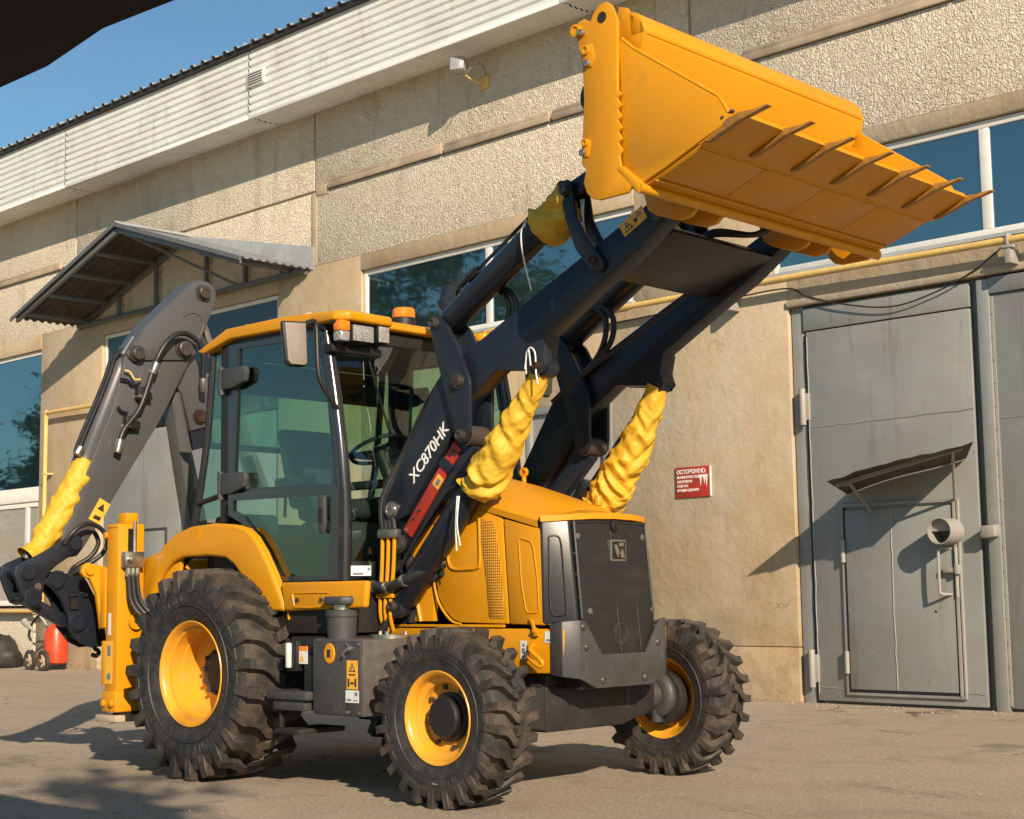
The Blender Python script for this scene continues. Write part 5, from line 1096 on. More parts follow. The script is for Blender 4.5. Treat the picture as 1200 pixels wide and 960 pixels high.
lt = text_mesh('model_lettering', 'XC870HK', .104, 'print_white', frame_y(1.475, 1.815, -.602, R(44.5)), bl, shear=.10, offset=.0008, space=.98)
wsx = P('warning_sticker', B().prism('y', [(3.119, 3.129), (3.281, 3.214), (3.317, 3.141), (3.161, 3.062)], -.603, -.601), 'sticker_yellow')
def aa(q, r): # point on the arm sticker: q along, r across
    p0, p1, p3 = Vector((3.161, 3.062)), Vector((3.317, 3.141)), Vector((3.119, 3.129)); v = p0 + (p1 - p0) * q + (p3 - p0) * r; return (v.x, v.y)
P('pictogram', B().prism('y', [aa(.08, .15), aa(.46, .15), aa(.27, .85)], -.6045, -.6035).prism('y', [aa(.55, .3), aa(.68, .3), aa(.68, .6), aa(.55, .6)], -.6045, -.6035).prism('y', [aa(.70, .55), aa(.92, .55), aa(.81, .95)], -.6045, -.6035), 'print_black', wsx)
P('pictogram', B().prism('y', [aa(.15, .22), aa(.39, .22), aa(.27, .70)], -.6055, -.6048).prism('y', [aa(.75, .60), aa(.87, .60), aa(.81, .83)], -.6055, -.6048), 'sticker_yellow', wsx)
P('pictogram', B().prism('y', [aa(.25, .27), aa(.29, .27), aa(.30, .55), aa(.24, .55)], -.6065, -.6058), 'print_black', wsx)
P('exhaust_pipe', B().tube([(1.593, -.20, 1.852), (1.573, -.20, 2.387), (1.514, -.20, 2.733), (1.415, -.20, 2.911), (1.346, -.20, 3.010)], .05, 20, 6), 'navy')
P('exhaust_tip', B().lathe([(0, .05), (.14, .062), (.14, .054), (.02, .044)], 24).xf(Matrix.Translation((1.361, -.20, 2.980)) @ Matrix.Rotation(.55, 4, 'Z') @ Matrix.Rotation(.9, 4, 'X')), 'navy')

# ---- bucket
BW = 1.135
def bk(u_, v_): return (3.335 + (u_ - 683) * .00597, 3.916 + (62 - v_) * .00452 - (u_ - 682) * .0015)
hook = [(3.519, 4.138), (3.552, 4.112), (3.575, 4.06), (3.589, 4.022), (3.580, 3.66), (3.602, 3.632), (3.575, 3.615), (3.602, 3.575), (3.575, 3.558), (3.602, 3.518), (3.575, 3.50), (3.602, 3.46), (3.575, 3.442), (3.602, 3.402), (3.575, 3.384), (3.602, 3.344), (3.58, 3.32), (3.597, 3.219), (3.66, 3.150), (3.63, 3.118), (3.45, 3.115), (3.40, 3.130), (3.365, 3.166), (3.346, 3.224), (3.363, 3.287), (3.335, 3.329), (3.344, 3.47), (3.358, 3.65), (3.354, 3.83), (3.338, 3.916), (3.318, 3.99), (3.306, 4.045), (3.33, 4.078), (3.37, 4.085), (3.411, 4.058), (3.43, 4.097), (3.476, 4.133)]
bucket = bpy.data.objects.new('bucket', None); COL.objects.link(bucket); bucket.parent = bl; bucket['label'] = 'yellow clam bucket with seven teeth'
for sgn in (-1, 1):
    P('hinge_plate', B().prism('y', hook, *yr(sgn, BW + .022, BW)), 'yellow', bucket, bev=.005)
    P('hinge_plate', B().prism('y', [(3.52, 4.135), (3.575, 4.115), (3.60, 4.075), (3.665, 4.03), (3.69, 3.965), (3.66, 3.85), (3.59, 3.88), (3.50, 4.0)], *yr(sgn, BW - .075, BW - .095)), 'yellow', bucket, bev=.004)
    P('clam_side', B().prism('y', [(3.576, 3.935), (3.662, 3.858), (4.174, 3.490), (4.20, 3.45), (4.225, 3.40), (4.275, 3.372), (4.054, 3.292), (3.831, 3.203), (3.72, 3.165), (3.669, 3.158), (3.584, 3.23)], *yr(sgn, BW - .004, BW - .026)), 'yellow', bucket, bev=.004)
    P('side_edge', B().tube([(3.59, sgn * (BW - .012), 3.93), (3.662, sgn * (BW - .012), 3.862), (4.172, sgn * (BW - .012), 3.494), (4.20, sgn * (BW - .012), 3.452), (4.228, sgn * (BW - .012), 3.40)], .010, 8, 1), 'yellow', bucket)
    P('corner_bar', B().hexa([(3.555, sgn * (BW + .025), 3.25), (3.59, sgn * (BW + .025), 3.27), (3.72, sgn * (BW + .025), 3.155), (3.70, sgn * (BW + .025), 3.10)], [(3.555, sgn * (BW - .03), 3.25), (3.59, sgn * (BW - .03), 3.27), (3.72, sgn * (BW - .03), 3.155), (3.70, sgn * (BW - .03), 3.10)]), 'yellow', bucket, bev=.012)
    for u_, v_, r in ((681, 37, .034), (691.5, 60, .026), (689, 168, .020)):
        x, z = bk(u_, v_); P('pin_boss', B().lathe([(0, r), (sgn * .02, r), (sgn * .022, r * .6), (sgn * .016, r * .55), (sgn * .016, 0)], 22, (x, sgn * (BW + .022), z)), 'yellow', bucket)
    for u_, v_ in ((687.5, 39.5), (693.5, 75.5), (686.5, 180)):
        x, z = bk(u_, v_); P('pin_bolt', B().cyl((x, sgn * (BW + .02), z), (x, sgn * (BW + .05), z), .018, n=12), 'steel', bucket, bev=.004)
    P('pin_keeper', B().prism('y', [bk(683, 55), bk(698, 52), bk(701, 68), bk(697, 79), bk(689, 79)], *yr(sgn, BW + .030, BW + .022)), 'yellow', bucket, bev=.003)
    P('pin_keeper', B().prism('y', [bk(685, 168), bk(690, 163), bk(695, 166), bk(692, 184), bk(684, 184)], *yr(sgn, BW + .030, BW + .022)), 'yellow', bucket, bev=.003)
    P('hook_hole', B().cyl((bk(709, 21)[0], sgn * (BW + .0215), bk(709, 21)[1]), (bk(709, 21)[0], sgn * (BW + .0235), bk(709, 21)[1]), .030, n=20), 'print_black', bucket)
    for ya, yb in ((.665, .635), (.44, .41)):
        P('pivot_ear', B().prism('y', [(3.34, 3.27), (3.37, 3.16), (3.42, 3.125), (3.50, 3.095), (3.58, 3.07), (3.65, 3.078), (3.685, 3.11), (3.66, 3.16), (3.60, 3.22), (3.56, 3.45), (3.40, 3.45)], *yr(sgn, ya, yb)), 'yellow', bucket, bev=.008)
TD0 = Vector((4.292 - 3.80, 0, 3.374 - 3.180)).normalized(); TN0 = Vector((-TD0.z, 0, TD0.x))
bot = [(4.292, 3.374), (4.05, 3.276), (3.80, 3.180), (3.71, 3.150), (3.655, 3.155), (3.60, 3.20)]
bt = B()
for (x0, z0), (x1, z1) in zip(bot, bot[1:]):
    bt.hexa([(x0, -BW + .027, z0), (x0, BW - .027, z0), (x0, BW - .027, z0 + .022), (x0, -BW + .027, z0 + .022)], [(x1, -BW + .027, z1), (x1, BW - .027, z1), (x1, BW - .027, z1 + .022), (x1, -BW + .027, z1 + .022)])
P('floor_plate', bt, 'yellow', bucket, ang=20)
def bz(x): return 3.374 - (4.292 - x) * (3.374 - 3.180) / (4.292 - 3.80)
P('cutting_edge', B().hexa([(4.30, -BW, bz(4.30) - .004), (4.30, BW, bz(4.30) - .004), (4.06, BW, bz(4.06) - .006), (4.06, -BW, bz(4.06) - .006)], [(4.30, -BW, bz(4.30) + .004), (4.30, BW, bz(4.30) + .004), (4.06, BW, bz(4.06) - .0005), (4.06, -BW, bz(4.06) - .0005)]), 'yellow', bucket)
for k in range(4):
    ya, yb = -BW + .03 + k * (2 * BW - .06) / 4, -BW + .03 + (k + 1) * (2 * BW - .06) / 4
    P('wear_plate', B().hexa([(4.045, ya + .003, bz(4.045) - .008), (4.045, yb - .003, bz(4.045) - .008), (3.80, yb - .003, bz(3.80) - .008), (3.80, ya + .003, bz(3.80) - .008)], [(4.045, ya + .003, bz(4.045)), (4.045, yb - .003, bz(4.045)), (3.80, yb - .003, bz(3.80)), (3.80, ya + .003, bz(3.80))]), 'yellow', bucket, bev=.002)
for k in range(7):
    y = -BW + .012 + k * (2 * BW - .024) / 6
    for q in (.03, .085):
        o = Vector((4.292, y, 3.374)) - TD0 * q + TN0 * .036; P('tooth_bolt', B().cyl(o, o + TN0 * .012, .014, n=6), 'hub_brown', bucket)
P('weld_bead', B().tube([(4.055 + random.uniform(-.003, .003), -BW + .03 + k * (2 * BW - .06) / 60, bz(4.055) - .007) for k in range(61)], .006, 6, 1), 'yellow', bucket)
P('weld_bead', B().tube([(3.775 + random.uniform(-.003, .003), -BW + .03 + k * (2 * BW - .06) / 60, bz(3.80) - .016) for k in range(61)], .007, 6, 1), 'yellow', bucket)
P('back_plate', B().prism('y', [(3.60, 3.195), (3.66, 3.19), (3.56, 3.25), (3.48, 3.34), (3.445, 3.46), (3.465, 3.57), (3.525, 3.69), (3.682, 3.93), (3.676, 3.985), (3.652, 4.035), (3.625, 4.062), (3.56, 4.03), (3.43, 3.62), (3.405, 3.46), (3.43, 3.34), (3.50, 3.24)], -BW + .076, BW - .076), 'yellow', bucket, ang=40)
P('top_beam', B().prism('y', [(3.59, 4.088), (3.625, 4.078), (3.668, 4.035), (3.688, 3.972), (3.684, 3.955), (3.60, 3.955)], -BW + .075, BW - .075), 'yellow', bucket, bev=.004, seg=2)
P('heel_bar', B().cyl((3.700, -BW - .02, 3.132), (3.700, BW + .0, 3.132), .026, n=16), 'yellow', bucket)
P('clam_jaw', B().hexa([(3.36, -BW + .0, 3.26), (3.36, BW - .0, 3.26), (3.36, BW, 3.60), (3.36, -BW, 3.60)], [(3.40, -BW, 3.24), (3.40, BW, 3.24), (3.395, BW, 3.6), (3.395, -BW, 3.6)]), 'yellow', bucket, bev=.01)
P('back_beam', B().prism('y', [(3.36, 3.82), (3.36, 4.02), (3.52, 4.03), (3.47, 3.80)], -BW, BW), 'yellow', bucket, bev=.012)
P('inner_gusset', B().prism('y', [(3.60, 3.80), (3.72, 3.76), (3.62, 3.55), (3.46, 3.50)], BW - .14, BW - .12), 'yellow', bucket)
TD = Vector((4.292 - 3.80, 0, 3.374 - 3.180)).normalized(); TN = Vector((-TD.z, 0, TD.x))
tooth0 = None
for k in range(7):
    y = -BW + .012 + k * (2 * BW - .024) / 6
    if tooth0 is None:
        o = Vector((4.292, 0, 3.374)); b_ = B()
        b_.prism('y', [(4.085, 3.285), (4.12, 3.280), (4.30, 3.345), (4.462, 3.380), (4.460, 3.389), (4.36, 3.381), (4.30, 3.386), (4.22, 3.366), (4.205, 3.335)], -.019, .019); tooth0 = P('tooth', b_, 'tooth', bucket, bev=.004); tooth0.location.y = y; tt = tooth0
    else:
        copy(tooth0, bucket).location.y = y
P('clam_hoses', B().tube([(3.36, -.9, 3.72), (3.28, -.95, 3.76), (3.25, -.98, 3.66), (3.30, -.95, 3.54), (3.36, -.9, 3.5)], .018, 8, 5).tube([(3.36, -1.0, 3.76), (3.29, -1.04, 3.78), (3.27, -1.05, 3.68), (3.33, -1.0, 3.60)], .018, 8, 5).cyl((3.29, -1.03, 3.78), (3.29, -1.03, 3.66), .03).cyl((3.27, -.98, 3.62), (3.30, -.98, 3.52), .03), 'hose')

# ---- rear frame, stabiliser legs
for sgn in (-1, 1):
    y0, y1 = yr(sgn, 1.095, .885)
    pst = P('stabiliser_leg', B().box(-1.115, -.968, y0, y1, .40, 1.665), 'yellow', bev=.012)
    P('leg_cap', B().box(-1.08, -.98, *yr(sgn, 1.03, .93), 1.665, 1.74).box(-1.10, -.975, *yr(sgn, 1.10, .90), 1.635, 1.65), 'yellow', pst, bev=.006)
    P('foot_bracket', B().box(-1.125, -.955, *yr(sgn, 1.11, .87), .38, .52), 'yellow', pst, bev=.012)
    for x, z in ((-1.09, .44), (-.99, .44), (-1.09, 1.585)): P('leg_bolt', B().cyl((x, sgn * 1.11, z), (x, sgn * 1.13, z), .024, n=10), 'yellow', pst, bev=.004)
    P('foot_pad', B().box(-1.19, -.93, *yr(sgn, 1.12, .80), .315, .36), 'wood', pst, bev=.01)
    P('foot', B().box(-1.08, -.96, *yr(sgn, 1.05, .84), .36, .41), 'black', pst, bev=.006)
    P('pivot_lug', B().lathe([(0, .055), (.03, .055), (.03, .02), (0, .02)], 18, (-.967, sgn * .96, .99), 'x', close=True), 'yellow', pst)
    P('rear_guard', B().box(-1.17, -1.12, *yr(sgn, 1.09, .95), .56, .86), 'yellow', pst, bev=.006)
    P('valve_block', B().box(-.965, -.90, *yr(sgn, 1.08, .93), 1.36, 1.47).cyl((-.90, sgn * 1.05, 1.415), (-.86, sgn * 1.05, 1.415), .02, n=10), 'steel', pst, bev=.012)
    P('leg_ram', B().cyl((-.93, sgn * .99, 1.47), (-.93, sgn * .99, 1.68), .012), 'steel', pst)
    P('channel_recess', B().box(-.967, -.9655, *yr(sgn, 1.02, .95), 1.46, 1.63), 'black', pst)
    for k in range(3):
        P('hydraulic_hose', B().tube([(-.93, sgn * (1.04 - k * .035), 1.37), (-.92, sgn * (1.04 - k * .035), 1.25), (-.90, sgn * (1.03 - k * .04), 1.12), (-.84, sgn * (.97 - k * .05), 1.02), (-.74, sgn * (.86 - k * .03), .99)], .0165, 10, 5), 'hose', pst)
        P('hose_fitting', B().cyl((-.93, sgn * (1.04 - k * .035), 1.30), (-.93, sgn * (1.04 - k * .035), 1.37), .021, n=8), 'steel', pst)
    if sgn < 0:
        for z0, z1, m_ in ((.90, 1.05, 'sticker_white'), (.57, .86, 'sticker_yellow')):
            x0, x1 = (-1.075, -1.045) if m_ == 'sticker_white' else (-1.10, -1.02)
            s_ = P('sticker', B().box(x0, x1, -1.0985, -1.096, z0, z1), m_, pst)
        P('pictogram', B().box(-1.08, -1.04, -1.0995, -1.0986, .76, .83).cyl((-1.06, -1.0986, .62), (-1.06, -1.0995, .62), .025, n=14), 'sticker_grey', s_)
P('rear_crossbeam', B().box(-1.10, -.90, -.88, .88, 1.20, 1.42).box(-1.10, -.90, -.88, .88, .50, .72).box(-.90, -.60, -.5, .5, .55, 1.1), 'yellow', bev=.015)
P('leg_lug', B().prism('x', [(-1.245, 1.33), (-1.235, 1.375), (-1.20, 1.40), (-1.16, 1.39), (-1.05, 1.37), (-1.05, .94), (-1.085, .94), (-1.10, 1.05), (-1.13, 1.20), (-1.18, 1.29), (-1.225, 1.30)], -1.22, -1.18), 'yellow', bev=.008)
P('lug_pin', B().lathe([(0, .032), (.02, .032), (.02, 0)], 18, (-1.18, -1.19, 1.345), 'x'), 'yellow')
P('lug_web', B().box(-1.18, -1.115, -1.10, -1.05, .95, 1.36), 'yellow', bev=.006)
P('rear_side_plate', B().prism('y', [(-.95, 1.15), (-.55, 1.15), (-.50, 1.45), (-.62, 1.50), (-.95, 1.42)], -.90, -.87), 'yellow', bev=.01)
kp = P('kingpost', B().box(-1.45, -1.11, -.05, .55, .45, 1.42), 'yellow', bev=.03)
P('swing_casting', B().box(-1.70, -1.44, .05, .45, .60, 1.30), 'navy', bev=.04)

# ---- digging arm folded across the rear (lies in a plane facing forward)
DIP = [(-.136, 3.567), (-.064, 3.56), (-.02, 3.532), (.006, 3.49), (.010, 3.44), (-.009, 3.383), (-.15, 3.057), (-.216, 2.932), (-.351, 2.68), (-.491, 2.432), (-.764, 2.02), (-.981, 1.683), (-1.09, 1.52), (-1.15, 1.45), (-1.22, 1.44), (-1.29, 1.49), (-1.25, 1.66), (-1.138, 1.937), (-.887, 2.51), (-.814, 2.766), (-.793, 2.894), (-.756, 2.961), (-.62, 3.146), (-.323, 3.431), (-.221, 3.527)]
dg = P('digging_arm', B().prism('x', DIP, -1.59, -1.40), 'grey', bev=.012)
P('arm_cheek', B().prism('x', [(-.136, 3.560), (-.064, 3.553), (-.025, 3.528), (-.003, 3.488), (.002, 3.44), (-.015, 3.383), (-.155, 3.06), (-.19, 2.985), (-.23, 2.945), (-.29, 2.930), (-.72, 2.885), (-.760, 2.893), (-.785, 2.925), (-.775, 2.955), (-.745, 2.98), (-.62, 3.14), (-.323, 3.424), (-.22, 3.52)], -1.399, -1.378), 'grey', dg, bev=.005)
P('weld_rib', B().tube([(-1.377, -.30, 3.26), (-1.377, -.22, 3.30), (-1.377, -.14, 3.28), (-1.377, -.12, 3.20), (-1.377, -.19, 3.05)], .007, 8, 5), 'grey', dg)
for y, z, r in ((-.126, 3.465, .052), (-.706, 2.935, .052), (-.297, 3.012, .060)):
    P('pivot_pin', B().lathe([(0, r * 1.2), (.012, r * 1.2), (.012, r), (.045, r * .96), (.05, r * .85), (.05, r * .45), (.044, r * .4), (.044, 0)], 28, (-1.378, y, z), 'x'), 'pin', dg)
for y, z in ((-.648, 2.64), (-.746, 2.418)):
    v_ = P('pipe_clamp', B().box(-1.399, -1.34, y - .06, y + .06, z - .05, z + .05), 'black', dg, bev=.012)
    for a in (-.045, .045): P('clamp_bolt', B().cyl((-1.40, y + a, z + a * .5), (-1.325, y + a, z + a * .5), .016, n=8), 'steel', v_)
P('hydraulic_hose', B().tube([(-1.34, -.875, 2.20), (-1.34, -.831, 2.35), (-1.33, -.70, 2.53), (-1.33, -.60, 2.80), (-1.31, -.558, 2.93), (-1.30, -.498, 3.03), (-1.30, -.423, 3.096), (-1.30, -.335, 3.117), (-1.30, -.25, 3.09), (-1.30, -.188, 3.03), (-1.31, -.157, 2.929), (-1.33, -.148, 2.82), (-1.35, -.125, 2.70)], .020, 12, 6), 'hose', dg)
for p0, p1 in (((-1.315, -.575, 2.875), (-1.325, -.60, 2.79)), ((-1.34, -.878, 2.19), (-1.34, -.855, 2.29)), ((-1.335, -.145, 2.80), (-1.35, -.125, 2.70))): P('hose_fitting', B().cyl(p0, p1, .028, n=10), 'steel', dg, bev=.004)
P('oil_pipe', B().tube([(-1.36, -.685, 2.73), (-1.37, -.74, 2.70), (-1.37, -.78, 2.73), (-1.37, -.84, 2.735)], .010, 8, 4), 'black', dg)
P('oil_pipe', B().tube([(-1.37, -.78, 2.49), (-1.37, -.83, 2.50), (-1.37, -.86, 2.53)], .010, 8, 4), 'black', dg)
P('dust_plug', B().tube([(-1.36, -.68, 2.745), (-1.36, -.73, 2.74), (-1.36, -.77, 2.79), (-1.37, -.81, 2.80)], .008, 8, 4), 'pipe', dg)
ds = P('warning_sticker', B().prism('x', [(-.977, 1.866), (-.892, 1.820), (-.98, 1.674), (-1.068, 1.716)], -1.3995, -1.3965), 'sticker_yellow', dg)
P('pictogram', B().prism('x', [(-1.001, 1.790), (-.949, 1.762), (-.946, 1.825)], -1.3962, -1.395).prism('x', [(-1.02, 1.745), (-.965, 1.725), (-.985, 1.70), (-1.035, 1.722)], -1.3962, -1.395), 'print_black', ds)
# bucket cylinder along the outside of the arm
cy = P('bucket_cylinder', B().rings([((-1.495, -.74, 2.93), .04), ((-1.495, -.76, 2.86), .075), ((-1.495, -.775, 2.80), .080), ((-1.495, -1.03, 2.18), .080), ((-1.495, -1.035, 2.165), .088), ((-1.495, -1.06, 2.10), .088), ((-1.495, -1.062, 2.095), .04), ((-1.495, -1.50, 1.43), .028)], 24), 'grey', dg, ang=30)
for k in range(2): P('oil_pipe', B().tube([(-1.43 - .05 * k, -.79, 2.96), (-1.42 - .05 * k, -.86, 2.90), (-1.42 - .05 * k, -.93, 2.70), (-1.42 - .05 * k, -1.13, 2.24), (-1.44 - .05 * k, -1.12, 2.18)], .012, 8, 4), 'hose', dg)
P('pipe_elbow', B().cyl((-1.43, -1.15, 2.17), (-1.43, -1.12, 2.22), .03, n=10), 'steel', dg)
P('pipe_elbow', B().cyl((-1.42, -.80, 2.92), (-1.44, -.70, 3.06), .022, n=10), 'steel', dg)
# boom behind
bo = P('boom', B().prism('x', [(-.38, 3.02), (-.33, 3.09), (-.22, 3.08), (-.02, 2.86), (.03, 2.46), (-.165, 2.405), (-.253, 2.685), (-.37, 2.82)], -1.62, -1.452), 'grey', bev=.01)
P('boom_web', B().prism('x', [(-.162, 2.404), (.028, 2.456), (.06, 2.31), (-.13, 2.262)], -1.60, -1.47), 'navy', bo)
P('boom_leg', B().prism('x', [(-.304, 2.70), (-.253, 2.695), (-.176, 2.385), (-.07, 2.0), (.12, 1.30), (.25, 1.0), (.08, 1.0), (-.05, 1.30), (-.154, 1.753), (-.254, 2.246), (-.324, 2.606)], -1.60, -1.47), 'grey', bo, bev=.008)
P('pivot_pin', B().lathe([(0, .058), (.015, .058), (.015, .045), (.03, .045), (.03, .02), (.024, 0)], 26, (-1.452, -.092, 2.52), 'x'), 'rust', bo)
P('arm_cylinder', B().cyl((-1.53, -.10, 3.43), (-1.53, .30, 2.55), .035).cyl((-1.53, .20, 2.75), (-1.53, .55, 1.98), .075), 'steel', bo)
# bucket linkage and quick coupler
LP = [(-1.61, 1.401), (-1.485, 1.453), (-1.26, 1.58), (-1.21, 1.592), (-1.165, 1.57), (-1.150, 1.53), (-1.170, 1.49), (-1.34, 1.383), (-1.42, 1.315), (-1.434, 1.242), (-1.450, 1.16), (-1.48, 1.125), (-1.526, 1.112), (-1.575, 1.132), (-1.619, 1.218), (-1.66, 1.319), (-1.652, 1.375)]
for x0, x1 in ((-1.375, -1.345), (-1.57, -1.54)):
    lk = P('link_plate', B().prism('x', LP, x0, x1), 'navy', bev=.008)
for y, z, r in ((-1.205, 1.538, .048), (-1.562, 1.335, .050), (-1.52, 1.165, .058)):
    P('pivot_pin', B().lathe([(0, r * 1.15), (.01, r * 1.15), (.012, r), (.022, r * .95), (.022, 0)], 26, (-1.345, y, z), 'x'), 'navy', lk)
P('link_hole', B().cyl((-1.3445, -1.484, 1.238), (-1.343, -1.484, 1.238), .026, n=18), 'steel', lk)
P('link_spacer', B().cyl((-1.56, -1.562, 1.335), (-1.36, -1.562, 1.335), .055).cyl((-1.56, -1.52, 1.165), (-1.36, -1.52, 1.165), .05), 'navy')
P('push_bar', B().prism('x', [(-1.51, 1.115), (-1.425, 1.155), (-1.17, 1.03), (-1.155, .965), (-1.21, .955)], -1.53, -1.44), 'navy', bev=.012)
CP = [(-1.407, 1.268), (-1.365, 1.32), (-1.315, 1.352), (-1.26, 1.345), (-1.225, 1.30), (-1.169, 1.325), (-1.12, 1.335), (-1.064, 1.267), (-1.002, 1.161), (-.954, 1.042), (-.922, .949), (-.90, .84), (-.95, .813), (-1.025, .809), (-1.115, .85), (-1.206, .955), (-1.22, 1.04), (-1.268, 1.150), (-1.345, 1.235)]
for x0, x1 in ((-1.43, -1.395), (-1.58, -1.55)):
    cp = P('coupler_plate', B().prism('x', CP, x0, x1), 'navy', bev=.008)
P('coupler_core', B().prism('x', [(-1.16, 1.30), (-1.10, 1.28), (-.98, 1.02), (-.92, .85), (-1.0, .83), (-1.12, .88), (-1.18, 1.0)], -1.549, -1.431), 'black', bev=.01)
for y, z, r in ((-1.316, 1.283, .058), (-1.145, .985, .058), (-1.09, 1.19, .028)):
    P('pivot_pin', B().lathe([(0, r * 1.15), (.01, r * 1.15), (.012, r), (.024, r * .95), (.024, 0)], 26, (-1.395, y, z), 'x'), 'navy', cp)
P('lock_pin', B().cyl((-1.38, -1.22, 1.17), (-1.38, -1.16, 1.18), .012, n=8).box(-1.395, -1.375, -1.21, -1.15, 1.08, 1.16), 'black', cp)
P('lifting_hook', B().tube([(-1.52, -.93, .83), (-1.52, -.925, .80), (-1.52, -.90, .785), (-1.52, -.89, .765), (-1.52, -.91, .745), (-1.52, -.945, .755)], .016, 8, 5), 'black')
for k, dx in enumerate((0, -.12)):
    P('hydraulic_hose', B().tube([(-1.34 + dx, -1.29, 1.53), (-1.31 + dx, -1.255, 1.60), (-1.30 + dx, -1.20, 1.65), (-1.30 + dx, -1.12, 1.675), (-1.30 + dx, -1.04, 1.65), (-1.30 + dx, -.985, 1.59), (-1.30 + dx, -.975, 1.53), (-1.32 + dx, -1.02, 1.45), (-1.36 + dx, -1.13, 1.37), (-1.42, -1.20, 1.31)], .0165, 12, 6), 'hose')

# ---- hoses and tubes beside the cab
for k in range(3):
    P('oil_tube', B().tube([(1.19 + .055 * k, -.60, 1.53), (1.188 + .052 * k, -.605, 1.3), (1.165 + .045 * k, -.60, 1.05), (1.15 + .04 * k, -.55, .93)], .0125, 8, 4), 'yellow')
P('tube_clamp', B().box(1.165, 1.335, -.625, -.575, 1.495, 1.55), 'steel', bev=.008)
P('tube_clamp', B().box(1.15, 1.30, -.625, -.575, 1.13, 1.16), 'yellow', bev=.006)
for k in range(4):
    P('hydraulic_hose', B().tube([(1.19 + .035 * k, -.60, 1.55), (1.165 + .035 * k, -.575, 1.75), (1.25 + .03 * k, -.46 + .01 * k, 2.05), (1.42 + .03 * k, -.45, 2.30), (1.62 + .02 * k, -.44, 2.52), (1.75, -.43, 2.62)], .017, 8, 5), 'hose')
P('hydraulic_hose', B().tube([(1.60, -.47, 1.34), (1.52, -.56, 1.29), (1.38, -.62, 1.225), (1.26, -.63, 1.19), (1.14, -.64, 1.20), (1.09, -.65, 1.12), (1.08, -.65, .95)], .034, 14, 6), 'hose')
P('hydraulic_hose', B().tube([(1.60, -.44, 1.28), (1.5, -.50, 1.24), (1.36, -.56, 1.16), (1.24, -.56, 1.05), (1.16, -.58, .93)], .028, 12, 6), 'hose')
for k in range(3):
    P('hydraulic_hose', B().tube([(1.10 - .02 * k, -.60 - .02 * k, .93), (1.075 - .015 * k, -.62 - .02 * k, 1.05), (1.11 - .01 * k, -.60, 1.17), (1.17, -.54 + .01 * k, 1.26 + .02 * k), (1.26, -.50, 1.33 + .03 * k)], .019, 10, 5), 'hose')
for x, y, z in ((1.265, -.63, 1.192), (1.40, -.615, 1.232), (1.145, -.64, 1.20)): P('hose_clamp', B().cyl((x - .012, y, z - .003), (x + .012, y, z + .003), .039, n=16), 'steel')
P('hydraulic_hose', B().tube([(1.31, -.50, 1.40), (1.33, -.47, 1.2), (1.30, -.46, .98)], .03, 10, 5), 'hose')
for sgn in (-1, 1):
    P('sill_box', B().box(.50, 1.12, *yr(sgn, .884, .50), .92, 1.235), 'underside', bev=.01)

